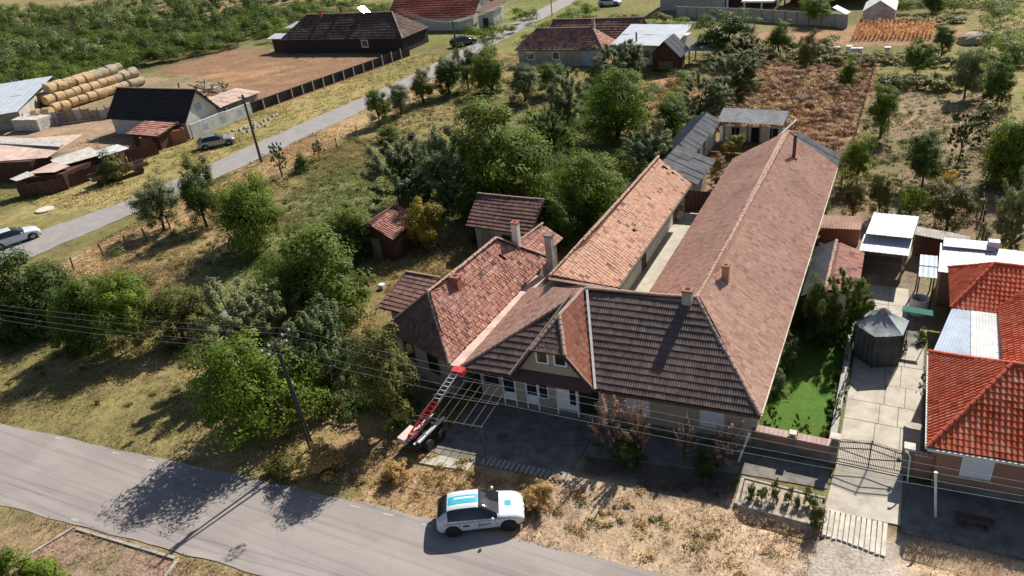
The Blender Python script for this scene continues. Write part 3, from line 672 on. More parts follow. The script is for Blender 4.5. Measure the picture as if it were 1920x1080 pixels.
for k in range(8):
    x = -14.9+0.33*k; MB().box(x+.006, x+.325, 56.78, 56.82, 0.08, 2.05+0.02*(k % 2)).build('board', M['brown_wood'], gate)
for x in (-14.95, -12.25): MB().box(x-.06, x+.06, 56.72, 56.88, 0, 2.2).build('post', M['grey_wood'], gate)
MB().box(-14.9, -12.25, 56.83, 56.88, 1.6, 1.72).build('rail', M['brown_wood'], gate)

# ================================================================== old house at the left
oh = thing('old_house', 'old hip-roofed house with patchy red clay tiles and missing tiles', 'house', (-23, 34, 0))
OA, OB, OC, OD = (-20.5, 28.2, EV), (-20.1, 41.4, EV), (-22.35, 38.2, 5.7), (-22.95, 30.75, 5.7)
OE, OF = (-26.4, 30.2, EV), (-25.4, 42.0, EV)
MB().prism([(-20.95, 28.9), (-20.6, 41.0), (-25.1, 41.5), (-25.9, 30.6)], 0, 2.88).build('wall', M['plaster_old'], oh)
tiles(oh, [OA, OB, OC, OD], OA, OB, 0.24, 0.29, M['tile_old'], 'flat', 0.04, n_ind=270, jit=0.014, slip=0.03, stagger=True,
      holes=[(9.3, 2.55, 0.16, 0.13), (9.4, 2.25, 0.13, 0.13), (9.7, 2.1, .12, .12)])
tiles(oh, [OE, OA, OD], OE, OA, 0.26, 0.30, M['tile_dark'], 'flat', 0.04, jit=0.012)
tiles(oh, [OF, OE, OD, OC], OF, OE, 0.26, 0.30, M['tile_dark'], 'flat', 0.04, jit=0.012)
tiles(oh, [OB, OF, OC], OB, OF, 0.26, 0.30, M['tile_old'], 'flat', 0.04)
for a, b in ((OD, OC), (OA, OD), (OE, OD), (OB, OC)): ridge(oh, a, b, M['ridge'], 0.34, 0.11)
MB().bar((-20.12, 28.2, 2.80), (-19.85, 39.0, 2.80), 0.9, 0.05).build('valley_gutter', M['pink_sheet'], oh)  # gutter widened across the eave gap to block sun from the ground
p = HIT(857, 540, OA, OB, OD); chimney(oh, p.x, p.y, p.z-.3, p.z+.75, 0.5, M['brick'])
p = HIT(948, 452, OB, OF, OC); chimney(oh, -21.6, 39.6, 3.6, 6.2, 0.42, M['plaster_white'])
of = facade((-25.9, 30.6, 0), (4.95, -1.7), (-0.32, -1))
for a in (0.8, 3.1): window(oh, of, a, a+1.0, 1.0, 2.3, mat=M['deck'])
ch = thing('leaning_chimney', 'slim pale concrete chimney standing between old house and salmon wing', 'chimney', (-19.45, 40.0, 0))
MB().box(-19.68, -19.22, 39.8, 40.25, 0, 5.3).build('shaft', M['conc_post'], ch)
MB().box(-19.72, -19.18, 39.76, 40.29, 5.3, 5.42).build('cap', M['concrete_dark'], ch)

def simple_shed(name, label, loc, foot, eave, roofs, wallm, cat='shed'):
    t = thing(name, label, cat, loc); MB().prism(foot, 0, eave).build('wall', wallm, t); return t
# lean-to behind the old house
t = simple_shed('lean_to', 'low lean-to with dark brown tiles beside the old house', (-27.6, 35, 0), [(-28.7, 34.0), (-26.2, 33.6), (-26.0, 36.6), (-28.6, 36.8)], 2.1, None, M['plaster_old'])
a, b, c, d = (-29.1, 33.3, 2.2), (-26.0, 33.0, 2.2), (-25.9, 36.3, 3.25), (-28.7, 36.4, 3.25)
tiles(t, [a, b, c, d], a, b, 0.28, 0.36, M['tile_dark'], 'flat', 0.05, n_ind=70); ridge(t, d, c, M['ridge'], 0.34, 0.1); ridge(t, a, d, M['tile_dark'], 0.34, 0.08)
# tiled shed behind
t = simple_shed('tiled_shed', 'tiled shed with weathered brown roof behind the old house', (-26.5, 47, 0), [(-28.8, 46.2), (-24.0, 46.0), (-23.8, 50.3), (-28.8, 50.4)], 2.4, None, M['plaster_old'])
a, b, c, d = (-29.3, 45.7, 2.4), (-23.6, 45.4, 2.4), (-23.5, 48.3, 4.0), (-29.5, 48.4, 4.0)
tiles(t, [a, b, c, d], a, b, 0.28, 0.34, M['tile_dark'], 'flat', 0.055, n_ind=160)
tiles(t, [c, d, (-29.4, 51, 2.4), (-23.5, 51, 2.4)], (-23.5, 51, 2.4), (-29.4, 51, 2.4), 0.28, 0.34, M['tile_dark'], 'flat', 0.04)
ridge(t, d, c, M['ridge'], 0.36, 0.1)
tf = facade((-28.8, 46.2, 0), (4.8, -0.2), (-0.04, -1)); door(t, tf, 0.5, 1.4, 0, 1.95, 0.98, mat=M['grey_wood']); window(t, tf, 2.4, 3.2, 1.0, 1.8, mat=M['deck'])
# little tiled link roof
t = simple_shed('link_roof', 'small sloping strip of pink tiles between shed and round green tree', (-22.3, 43.8, 0), [(-23.3, 42.6), (-21.6, 42.3), (-21.4, 45.2), (-23.1, 45.3)], 2.3, None, M['plaster_old'])
a, b, c, d = (-21.2, 42.0, 2.3), (-21.0, 45.6, 2.3), (-22.6, 45.7, 3.3), (-23.1, 42.3, 3.3)
tiles(t, [a, b, c, d], a, b, 0.28, 0.32, M['tile_old'], 'flat', 0.045); ridge(t, d, c, M['ridge'], 0.34, 0.1)
# small garden shed with one lit slope
t = simple_shed('garden_shed', 'small wooden shed with one sunlit slope of loose red tiles', (-36.2, 44.5, 0), [(-38.2, 43.2), (-34.5, 42.9), (-34.4, 46.6), (-38.1, 46.8)], 2.1, None, M['brown_wood'])
a, b, c, d = (-34.1, 42.4, 2.15), (-34.6, 46.7, 2.15), (-36.35, 46.9, 3.2), (-36.45, 42.6, 3.2)
tiles(t, [a, b, c, d], a, b, 0.27, 0.31, M['tile_old'], 'roman', 0.05, n_ind=110, jit=0.012, slip=0.04, holes=[(3.9, 1.85, .3, .16)])
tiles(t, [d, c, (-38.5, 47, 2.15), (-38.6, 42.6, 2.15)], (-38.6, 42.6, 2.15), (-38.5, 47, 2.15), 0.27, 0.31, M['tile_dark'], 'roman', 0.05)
MB().slab([(-34.5, 42.88, 2.1), (-38.2, 43.15, 2.1), (-36.4, 43.0, 3.1)], 0.06).build('gable_boards', M['brown_wood'], t)
tf = facade((-38.2, 43.2, 0), (3.7, -0.3), (-0.08, -1)); door(t, tf, 1.4, 2.3, 0, 1.8, 0.98, mat=M['grey_wood'])

# ================================================================== grey sheds round the back courtyard
t = thing('sheet_roof_shed', 'grey corrugated sheet roof sloping down behind the salmon wing', 'shed', (-16, 61, 0))
MB().prism([(-17.5, 58.4), (-14.6, 58.2), (-14.5, 62.4), (-17.4, 63.8)], 0, 2.3).build('wall', M['plaster_old'], t)
sheets(t, (-14.05, 57.2, 2.4), (-13.85, 62.7, 2.4), (-17.6, 58.2, 3.35), 5, 2, M['grey_sheet'])
t = thing('long_grey_shed', 'long narrow grey sheet-roofed shed along the left of the courtyard', 'shed', (-16.8, 69, 0))
MB().prism([(-18.2, 64.2), (-16.45, 64.2), (-16.3, 74), (-18.0, 74)], 0, 2.35).build('wall', M['plaster_white'], t)
sheets(t, (-15.95, 64.0, 2.55), (-15.75, 73.4, 2.55), (-17.35, 64.2, 3.25), 9, 1, M['grey_sheet'])
sheets(t, (-18.7, 74.2, 2.5), (-18.9, 64.3, 2.5), (-17.2, 74.2, 3.2), 6, 1, M['grey_sheet'])
sf = facade((-16.45, 64.2, 0), (0.15, 9.8), (1, 0))
for k in range(3): door(t, sf, 0.5+2.1*k, 1.3+2.1*k, 0, 1.8, 0.98, mat=M['grey_wood'])
t = thing('back_shed', 'open grey-roofed shed with white wall and dark doorways closing the courtyard', 'shed', (-13, 74.5, 0))
MB().box(-16.1, -9.8, 74.8, 75.0, 0, 1.55).build('wall', M['plaster_white'], t)
sheets(t, (-16.0, 73.1, 2.6), (-9.7, 72.6, 2.6), (-15.9, 75.4, 3.25), 7, 1, M['grey_sheet'])
sheets(t, (-9.7, 77.2, 2.5), (-16.0, 77.4, 2.5), (-9.7, 75.3, 3.2), 5, 1, M['grey_sheet'])
for k in range(6): x = -15.7+1.18*k; MB().box(x-.05, x+.05, 74.7, 74.79, 0, 2.9).build('post', M['grey_wood'], t)
bf = facade((-16.1, 74.8, 0), (1, 0), (0, -1))
for a in (1.2, 3.1, 4.9): fbox(bf, a, a+0.75, 0, 1.5, 0.004, 0.03).build('doorway', M['dark'], t)
t = thing('rear_lean_to', 'grey sheet lean-to at the far end of the long roof', 'shed', (-5.8, 63.2, 0))
MB().box(-7.2, -4.4, 61.6, 64.6, 0, 2.2).build('wall', M['plaster_old'], t)
sheets(t, (-4.0, 61.9, 2.45), (-4.05, 65.6, 2.45), (-7.4, 61.2, 4.6), 3, 2, M['grey_sheet'])
t = tag(MB().bar((-9.9, 66.2, 2.9), (-8.6, 73.0, 3.0), 0.16, 0.16).build('roof_beam', M['conc_post']), 'pale loose timber beam lying across the corner of the back courtyard', 'beam')
t = thing('garden_table', 'small pale plank table among dry weeds in the courtyard', 'table', (-13.0, 61.6, 0))
for k in range(4): MB().box(-13.7, -12.3, 61.1+.27*k, 61.34+.27*k, 0.7, 0.75).build('plank', M['grey_wood'], t)
for x in (-13.6, -12.45):
    for y in (61.2, 62.0): MB().box(x, x+.08, y, y+.08, 0, .7).build('leg', M['grey_wood'], t)

# ================================================================== right-hand yard
t = thing('tiled_outbuilding', 'small outbuilding with weathered red tile slope between lawn and yard', 'shed', (-2, 45, 0))
MB().prism([(-3.6, 42.2), (-1.2, 43.6), (-1.2, 48.0), (-3.6, 48.0)], 0, 2.2).build('wall', M['plaster_white'], t)
a, b, c, d = (-0.85, 43.1, 2.2), (-0.9, 48.4, 2.2), (-2.65, 48.4, 2.9), (-2.6, 41.6, 2.9)
tiles(t, [a, b, c, d], a, b, 0.24, 0.32, M['tile_old'], 'flat', 0.035, n_ind=150); ridge(t, d, c, M['ridge'], 0.34, 0.1)
corrug(t, (-3.9, 48.5, 2.2), (-3.9, 41.8, 2.2), (-2.72, 48.5, 2.86), M['grey_sheet'])
t = thing('metal_roof_shed', 'open shed with two silver sheet roofs at different heights', 'shed', (0.3, 51, 0))
for x, y, h in ((-1.0, 49.2, 2.1), (1.4, 49.1, 2.1), (-.9, 52.6, 2.9), (1.7, 52.5, 2.9), (-1.0, 50.8, 2.3), (1.6, 50.8, 2.3)): MB().box(x-.06, x+.06, y-.06, y+.06, 0, h).build('post', M['grey_wood'], t)
MB().box(-1.0, 1.7, 52.6, 52.75, 0, 2.8).build('back_wall', M['plaster_old'], t)
MB().box(-1.06, -0.96, 49.3, 52.5, 0, 2.0).build('side_wall', M['brown_wood'], t)
sheets(t, (-1.0, 50.25, 2.75), (1.75, 50.1, 2.75), (-0.72, 53.05, 3.05), 3, 1, M['white_sheet'], wave=0.3, amp=0.006)
sheets(t, (-1.22, 48.85, 2.15), (1.66, 48.7, 2.15), (-1.1, 50.75, 2.42), 3, 1, M['white_sheet'], wave=0.3, amp=0.006)
t = thing('brick_shed', 'low shed with terracotta sheet roof against the long house', 'shed', (-2.8, 54, 0))
MB().box(-4.1, -1.5, 53.9, 55.2, 0, 1.5).build('wall', M['brick'], t)
sheets(t, (-4.25, 53.2, 1.45), (-1.45, 53.5, 1.45), (-4.2, 54.6, 1.85), 2, 1, M['rust_sheet'], wave=0.2, amp=0.02)
t = thing('sheet_fence', 'narrow strip of pale corrugated roofing over the yard fence', 'fence', (3.5, 53, 0))
sheets(t, (1.95, 52.9, 1.75), (5.1, 52.0, 1.75), (2.05, 53.8, 1.95), 4, 1, M['tarp'])
MB().prism([(2.0, 53.2), (5.0, 52.4), (5.0, 52.5), (2.0, 53.3)], 0, 1.7).build('panel', M['brown_wood'], t)
t = thing('silver_lean_to', 'silver sheet-roofed lean-to along the back of the red house', 'shed', (5.5, 48, 0))
MB().box(3.5, 11, 46.8, 49.2, 0, 2.35).build('wall', M['plaster_rust'], t)
sheets(t, (3.3, 46.5, 2.45), (11.5, 46.2, 2.45), (3.35, 49.6, 2.85), 6, 1, M['white_sheet'], wave=0.3, amp=0.006)
MB().slab([(3.5, 49.0, 2.95), (6.3, 49.0, 2.95), (6.3, 49.9, 3.1), (3.5, 49.9, 3.1)], 0.05).build('upper_sheet', M['white_sheet'], t)
MB().box(5.9, 6.5, 49.3, 49.8, 2.9, 3.35).build('vent_box', M['white_sheet'], t)
MB().tube([(9.0, 47.4, 2.5), (9.05, 47.4, 3.8)], 0.05, 8).build('stove_pipe', M['steel'], t)
t = thing('flat_canopy', 'small flat silver canopy beside the barrel and red house', 'canopy', (2.75, 47.2, 0))
sheets(t, (2.28, 45.8, 2.3), (3.25, 45.8, 2.3), (2.3, 48.5, 2.42), 1, 2, M['blue_sheet'], wave=0.3, amp=0.01)
for x in (2.35, 3.15):
    for y in (45.95, 48.3): MB().box(x-.04, x+.04, y-.04, y+.04, 0, 2.28).build('post', M['steel'], t)
t = thing('well_ring', 'white round well ring filled with rubble beside the canopy', 'well', (2.55, 45.4, 0))
b = MB(); n = 24
vs = []
for z, r in ((0, .55), (1.05, .52), (1.05, .42), (0.7, .42)):
    vs += [(2.55+r*math.cos(6.2832*k/n), 45.4+r*math.sin(6.2832*k/n), z) for k in range(n)]
fs = [(i*n+k, i*n+(k+1) % n, (i+1)*n+(k+1) % n, (i+1)*n+k) for i in range(3) for k in range(n)]+[tuple(3*n+k for k in range(n))]
b.add(vs, fs).build('ring', M['white_paint'], t)
for k in range(9):
    x, y = 2.55+random.uniform(-.26, .26), 45.4+random.uniform(-.26, .26); s_ = random.uniform(.06, .11)
    MB().box(x-s_, x+s_, y-s_, y+s_, .68, .78+s_).build('stone', M['plaster_rust'] if k % 3 else M['stone'], t)
t = thing('awning', 'narrow green fabric awning stretched beside the grey tent', 'awning', (2.4, 42.0, 0))
MB().slab([(1.55, 41.85, 2.05), (3.15, 41.8, 2.0), (3.1, 42.25, 2.1), (1.6, 42.3, 2.15)], 0.03).build('fabric', M['green_fabric'], t)
for x in (1.65, 3.05): MB().tube([(x, 42.05, 0), (x, 42.05, 2.05)], 0.025, 6).build('pole', M['steel'], t)
# tent
t = thing('garden_tent', 'hexagonal grey canvas garden tent with dark sides on the yard', 'tent', (0.55, 40.1, 0))
cx, cy, R6 = 0.62, 40.15, 1.42; ap = Vector((cx, cy, 3.05)); cs = []
for k in range(6): q = rad(20+60*k); cs.append(Vector((cx+R6*math.cos(q), cy+R6*math.sin(q)*1.15, 2.15)))
for k in range(6):
    a, b = cs[k], cs[(k+1) % 6]; n = 6; vs = [ap]; fs = []
    for i in range(1, n+1):
        for j in range(n+1):
            e = a.lerp(b, j/n); pnt = ap.lerp(e, i/n); pnt = Vector((pnt.x, pnt.y, pnt.z-0.16*math.sin(math.pi*i/n*0.9)*(0.4+0.6*math.sin(math.pi*j/n)))); vs.append(pnt)
    for j in range(n): fs.append((0, 1+j, 2+j))
    for i in range(n-1):
        for j in range(n): q = 1+i*(n+1)+j; fs.append((q, q+n+1, q+n+2, q+1))
    MB().add(vs, fs).build('roof_panel', M['tent'], t)
    w_ = MB(); m_ = 10; vs = []
    for j in range(m_+1):
        e = a.lerp(b, j/m_); o_ = (e-Vector((cx, cy, 2.15))).normalized()*(0.04*math.sin(j*2.5)); e = (e-Vector((cx, cy, 2.15)))*0.96+Vector((cx, cy, 2.15))+o_
        vs += [(e.x, e.y, 2.13), (e.x, e.y, 0.0)]
    w_.add(vs, [(2*j, 2*j+1, 2*j+3, 2*j+2) for j in range(m_)]).build('side_curtain', M['tent_dark'], t)
    MB().tube([(a.x, a.y, 0), (a.x, a.y, 2.15)], 0.03, 6).build('pole', M['iron'], t)
vs = [ap+Vector((0, 0, .05))]; 
for k in range(12):
    q = rad(20+30*k); r_ = 0.48 if k % 2 == 0 else 0.2; vs.append(Vector((cx+r_*math.cos(q), cy+r_*math.sin(q)*1.1, 3.05-r_*0.62+.03)))
MB().add(vs, [(0, 1+k, 1+(k+1) % 12) for k in range(12)]).build('dark_star', M['tent_dark'], t)  # dark star-shaped sheet over the tent apex

# ================================================================== red-roofed neighbour
nb = thing('red_house', 'neighbouring house with bright red tiled hip roof and brown walls', 'house', (7, 37, 0))
NA, NB_, NC = (2.95, 29.35, 2.75), (2.9, 36.9, 2.75), (5.85, 33.1, 5.2)
ND, NE = (13.5, 29.95, 2.75), (12, 33.4, 5.2)
MB().prism([(3.45, 29.95), (13, 30.5), (13, 46.5), (4.3, 46.0), (4.3, 42.2), (6.5, 42.0), (6.5, 36.4), (3.45, 36.4)], 0, 2.72).build('wall', M['plaster_rust'], nb)
tiles(nb, [NA, NB_, NC], NB_, NA, 0.22, 0.28, M['tile_red'], 'roman', 0.035, n_ind=110)
tiles(nb, [NA, ND, NE, NC], NA, ND, 0.22, 0.29, M['tile_red'], 'roman', 0.04, n_ind=120)
tiles(nb, [NB_, NC, NE, (12, 36.9, 2.75)], (12, 36.9, 2.75), NB_, 0.3, 0.4, M['tile_red'], 'roman', 0.03)
ridge(nb, NA, NC, M['ridge_red'], 0.34, 0.11); ridge(nb, NB_, NC, M['ridge_red'], 0.34, 0.11); ridge(nb, NC, NE, M['ridge_red'], 0.34, 0.11)
e0, e1, e2, e3 = (6.1, 34.6, 2.9), (6.1, 45.2, 2.9), (9.6, 45.2, 5.4), (9.6, 34.6, 5.4)
tiles(nb, [e0, e1, e2, e3], e0, e1, 0.22, 0.29, M['tile_red'], 'roman', 0.04)
s0, s1, s2, s3 = (3.9, 41.7, 2.75), (3.8, 46.5, 2.75), (5.75, 44.2, 4.45), (9.0, 44.2, 4.45)
tiles(nb, [s0, s1, s2], s1, s0, 0.22, 0.29, M['tile_red'], 'roman', 0.035)
tiles(nb, [s0, (9, 41.6, 2.75), s3, s2], s0, (9, 41.6, 2.75), 0.22, 0.29, M['tile_red'], 'roman', 0.035)
tiles(nb, [s1, s2, s3, (9, 46.6, 2.75)], (9, 46.6, 2.75), s1, 0.28, 0.34, M['tile_red'], 'roman', 0.03)
ridge(nb, s0, s2, M['ridge_red'], 0.34, 0.1); ridge(nb, s1, s2, M['ridge_red'], 0.34, 0.1); ridge(nb, s2, s3, M['ridge_red'], 0.34, 0.1)
MB().bar((2.9, 29.3, 2.68), (2.86, 36.9, 2.68), 0.1, 0.1).build('gutter', M['white_paint'], nb)
MB().bar((2.95, 29.27, 2.66), (13.4, 29.85, 2.66), 0.1, 0.12).build('gutter', M['white_paint'], nb)
nf = facade((3.45, 29.95, 0), (9.55, 0.55), (0.057, -1))
window(nb, nf, 0.95, 2.15, 1.0, 2.1, pane=M['shutter'], fw=0.05); window(nb, nf, 4.2, 5.4, 1.0, 2.1, pane=M['shutter'], fw=0.05)
fbox(nf, -0.02, 9.5, 0, 0.5, -0.02, 0.04).build('plinth', M['concrete_dark'], nb)
cn = thing('yard_canopy', 'blue-grey and milky sheet canopy roof between the red roofs', 'canopy', (4.8, 39.5, 0))
sheets(cn, (3.1, 37.3, 2.5), (4.72, 37.3, 2.5), (3.95, 41.65, 2.75), 1, 1, M['blue_sheet'], wave=0.14, amp=0.012)
sheets(cn, (4.78, 37.3, 2.55), (6.15, 37.3, 2.55), (4.85, 41.55, 2.8), 1, 1, M['clear_sheet'], wave=0.14, amp=0.012)
for x, y in ((3.3, 37.6), (4.05, 41.4)): MB().box(x-.05, x+.05, y-.05, y+.05, 0, 2.48).build('post', M['steel'], cn)
# walls, pillars, gate
fw_ = thing('brick_street_wall', 'low brown street wall capped with pink tiles and cream pillars by the lawn', 'wall', (-2.4, 30.2, 0))
MB().box(-4.4, -0.85, 30.1, 30.3, 0, 1.1).build('wall', M['plaster_rust'], fw_)
MB().box(-4.4, -0.85, 30.06, 30.1, 0, .45).build('plinth', M['concrete_dark'], fw_)
for k in range(16):
    x = -4.35+0.218*k
    if 6.6 < k < 8.5: continue
    MB().slab([(x, 30.02, 1.1), (x+.205, 30.02, 1.1), (x+.205, 30.4, 1.2), (x, 30.4, 1.2)], 0.05).build('cap_tile', M['pink_cap'], fw_)
for x, s_, h in ((-4.45, .2, 1.35), (-2.6, .24, 1.3), (-0.72, .34, 1.55)):
    pl = MB().box(x-s_/2, x+s_/2, 30.05, 30.05+s_, 0, h).build('pillar', M['concrete_dark'], fw_)
    MB().box(x-s_/2-.05, x+s_/2+.05, 30.0, 30.1+s_, h, h+.08).build('pillar_cap', M['cream'], pl)
gp = thing('gate_pillar', 'cream-capped gate pillar with tile-capped wall stub beside red house', 'pillar', (2.4, 30.5, 0))
MB().box(2.2, 2.55, 30.3, 30.65, 0, 1.6).build('shaft', M['concrete_dark'], gp); MB().box(2.14, 2.61, 30.24, 30.71, 1.6, 1.7).build('cap', M['cream'], gp)
MB().box(2.56, 3.4, 30.4, 30.58, 0, 1.3).build('wall_stub', M['plaster_rust'], gp)
for k in range(4): MB().box(2.58+.2*k, 2.76+.2*k, 30.36, 30.64, 1.3, 1.37).build('cap_tile', M['pink_cap'], gp)
ig = thing('iron_gate', 'dark wrought iron double gate with curved rails across the driveway', 'gate', (0.85, 30.25, 0))
gxs = np.linspace(-0.5, 2.15, 37)
for i, x in enumerate(gxs):
    u = (x-0.82)/1.33; top = 1.75-0.28*abs(u)
    MB().bar((x, 30.25+.05*0, 0.08), (x, 30.25, top), 0.022 if i != 18 else 0.06).build('bar', M['iron'], ig)
for f_ in (lambda u: 0.1, lambda u: 1.58-.26*abs(u), lambda u: 0.95+.28*(1-abs(u)), lambda u: 0.9-.28*(1-abs(u))):
    b = MB()
    for k in range(14):
        u0, u1 = -1+2*k/14, -1+2*(k+1)/14; b.bar((0.82+1.33*u0, 30.23, f_(u0)), (0.82+1.33*u1, 30.23, f_(u1)), 0.03, 0.05)
    b.build('rail', M['iron'], ig)
MB().box(1.95, 2.08, 30.18, 30.3, 0.85, 1.1).build('lock_box', M['iron'], ig)
lw = thing('garden_divider', 'thin low wall dividing the lawn from the concrete driveway', 'wall', (-0.85, 36, 0))
MB().prism([(-1.0, 31.0), (-0.75, 31.0), (-0.72, 43.0), (-0.98, 43.0)], 0, 0.5).build('wall', M['concrete_dark'], lw)
MB().prism([(-1.03, 31.0), (-0.72, 31.0), (-0.69, 43.0), (-1.01, 43.0)], 0.5, 0.55).build('coping', M['conc_post'], lw)
br = thing('slab_footbridge', 'pale concrete beam footbridge over the ditch at the gate', 'bridge', (0.6, 26, 0))
for k in range(12):
    x = -0.66+0.212*k; MB().prism([(x, 25.45-.03*k+random.uniform(-.08, .08)), (x+.165, 25.45-.03*k), (x+.165, 27.0), (x, 27.0+random.uniform(-.05, .05))], -0.1, 0.05+random.uniform(0, .02)).build('concrete_beam', M['cream'], br)
pb = thing('planter_bed', 'raised planting bed with concrete rim beside the gate apron', 'planter', (-2.5, 26.7, 0))
MB().prism([(-4.2, 26.0), (-0.85, 25.9), (-0.85, 27.5), (-4.3, 27.6)], -.3, 0.10).build('soil', weathered('bed_soil', (0.44, 0.35, 0.26), (0.28, 0.2, 0.14), scale=4, lo=.6, hi=1.3, bump=1.0), pb)
MB().prism([(-4.3, 25.82), (-0.75, 25.72), (-0.75, 25.88), (-4.3, 25.98)], -.5, 0.17).build('rim', M['concrete_rim'], pb)
MB().prism([(-4.42, 27.62), (-0.75, 27.52), (-0.75, 27.62), (-4.42, 27.74)], -.3, 0.15).build('rim', M['concrete_rim'], pb)
MB().prism([(-4.45, 25.9), (-4.31, 25.9), (-4.33, 27.6), (-4.47, 27.6)], -.3, 0.15).build('rim', M['concrete_rim'], pb)
bn = thing('street_bench', 'low reddish-brown bench on the shaded footpath before the red house', 'bench', (4.9, 28.1, 0))
for k in range(3): MB().box(4.35, 5.75, 27.9+.14*k, 28.02+.14*k, 0.42, 0.46).build('seat_board', M['maroon'], bn)
for x in (4.5, 5.5): MB().box(x, x+.1, 27.9, 28.3, 0, 0.42).build('leg', M['maroon'], bn)
lawn = tag(MB().prism([(-4.35, 31.2), (-1.1, 31.4), (-1.1, 42.5), (-3.9, 42.5), (-4.3, 36)], -0.2, 0.02).build('lawn', weathered('mown_lawn', (0.07, 0.16, 0.01), (0.11, 0.14, 0.025), scale=3, dscale=0.5, damt=0.8, bump=1.0)), kind='structure')
# ================================================================== farm across the side road
def gable_house(name, label, x0, x1, y0, y1, ev, rg, wallm, roofm, axis='x', hip0=0, hip1=0, over=0.4, tile=(0.5, 0.55), cat='house', wins=(), n_ind=0):
    """house with its ridge along x; hip0/hip1 pull the ridge ends in"""
    t = thing(name, label, cat, ((x0+x1)/2, (y0+y1)/2, 0)); ym = (y0+y1)/2
    MB().box(x0, x1, y0, y1, 0, ev).build('wall', wallm, t)
    X0, X1, Y0, Y1 = x0-over, x1+over, y0-over, y1+over; k = (rg-ev)/((y1-y0)/2); ze = ev-over*k*0.5
    a, b, c, d = (X0, Y0, ze), (X1, Y0, ze), (X1-hip1, ym, rg), (X0+hip0, ym, rg); e, f_ = (X1, Y1, ze), (X0, Y1, ze)
    tiles(t, [a, b, c, d], a, b, tile[0], tile[1], roofm, 'flat', 0.06, n_ind=n_ind); tiles(t, [e, f_, d, c], e, f_, tile[0], tile[1], roofm, 'flat', 0.06)
    if hip1: tiles(t, [b, e, c], b, e, tile[0], tile[1], roofm, 'flat', 0.06)
    else: MB().add([(x1, y0, ev), (x1, y1, ev), (x1, ym, rg-.08), (x1-.2, y0, ev), (x1-.2, y1, ev), (x1-.2, ym, rg-.08)], [(0, 1, 2), (5, 4, 3), (0, 3, 4, 1), (1, 4, 5, 2), (2, 5, 3, 0)]).build('gable_wall', wallm, t)
    if hip0: tiles(t, [f_, a, d], f_, a, tile[0], tile[1], roofm, 'flat', 0.06)
    else: MB().add([(x0, y0, ev), (x0, y1, ev), (x0, ym, rg-.08), (x0+.2, y0, ev), (x0+.2, y1, ev), (x0+.2, ym, rg-.08)], [(0, 1, 2), (5, 4, 3), (0, 3, 4, 1), (1, 4, 5, 2), (2, 5, 3, 0)]).build('gable_wall', wallm, t)
    ridge(t, d, c, M['ridge'], 0.6, 0.16)
    if hip1: ridge(t, b, c, M['ridge'], 0.6, 0.14)
    ff_ = facade((x0, y0, 0), (1, 0), (0, -1))
    for (u0, u1, z0, z1) in wins: window(t, ff_, u0, u1, z0, z1, fw=0.12)
    return t
barn = gable_house('barn', 'dark-roofed barn with grey-white gable beside the straw stack', -97.6, -83.0, 66.3, 71.8, 2.5, 5.7, M['plaster_white'], M['black_sheet'], cat='barn')
gfx = facade((-83.0, 66.3, 0), (0, 1), (1, 0))
fbox(gfx, 2.2, 3.2, 2.9, 3.9, 0.003, 0.03).build('loft_hatch', M['blue_sheet'], barn)
t = thing('barn_lean_to', 'faded red tiled lean-to roof in front of the dark barn', 'shed', (-85.5, 63.5, 0))
a, b, c, d = (-88.6, 61.4, 2.0), (-82.6, 61.2, 2.0), (-83.2, 65.6, 2.5), (-89.4, 65.6, 2.5)
MB().prism([(-88.2, 61.9), (-83.2, 61.8), (-83.4, 65.8), (-88.6, 65.8)], 0, 1.9).build('wall', M['brown_wood'], t)
tiles(t, [a, b, c, d], a, b, 0.55, 0.5, M['tile_old'], 'flat', 0.06)
t = thing('brick_yard_wall', 'red brick wall running from the lean-to toward the side road', 'wall', (-83.8, 64, 0))
MB().prism([(-85.5, 61.0), (-82.6, 65.4), (-82.3, 65.2), (-85.2, 60.8)], 0, 1.7).build('wall', M['brick'], t)
for k in range(5): p0 = Vector((-85.4+.7*k, 60.95+1.06*k, 0)); MB().box(p0.x-.16, p0.x+.16, p0.y-.16, p0.y+.16, 0, 1.85).build('pier', M['brick'], t)
t = thing('painted_wall', 'white block wall with faded blue painted patches beside the barn gable', 'wall', (-82.3, 70.5, 0))
for k in range(7):
    p0 = Vector((-82.5+.08*k, 66.2+1.5*k, 0)); MB().prism([(p0.x, p0.y), (p0.x+.25, p0.y), (p0.x+.33, p0.y+1.47), (p0.x+.08, p0.y+1.47)], 0, 1.9-.1*(k > 3)).build('wall_panel', M['plaster_white'] if k % 3 else M['clear_sheet'], t)
    MB().prism([(p0.x+.253, p0.y+.3), (p0.x+.268, p0.y+.3), (p0.x+.318, p0.y+1.2), (p0.x+.303, p0.y+1.2)], 0.5, 1.4).build('painted_patch', M['blue_sheet'] if k % 2 else M['clear_sheet'], t)
t = thing('stone_shed', 'long low shed with pinkish flat roof behind the painted wall', 'shed', (-85, 77, 0))
MB().prism([(-88.5, 72.6), (-84.3, 72.4), (-83.8, 80.5), (-87.5, 80.7)], 0, 2.0).build('wall', M['plaster_old'], t)
sheets(t, (-83.6, 72.2, 2.1), (-83.2, 80.8, 2.1), (-88.7, 72.4, 2.5), 6, 2, M['pink_sheet'], wave=0.4, amp=0.02)
# big pale roof at the far left
t = thing('pale_barn', 'large white sheet-roofed barn behind the straw stack', 'barn', (-133, 72, 0))
MB().prism([(-130, 57), (-119, 66.6), (-129.6, 79.4), (-141, 70)], 0, 2.55).build('wall', M['plaster_old'], t)
sheets(t, (-130, 55.4, 2.7), (-118, 65.9, 2.7), (-142.5, 70.5, 3.9), 8, 2, M['white_sheet'], wave=0.8, amp=0.012)
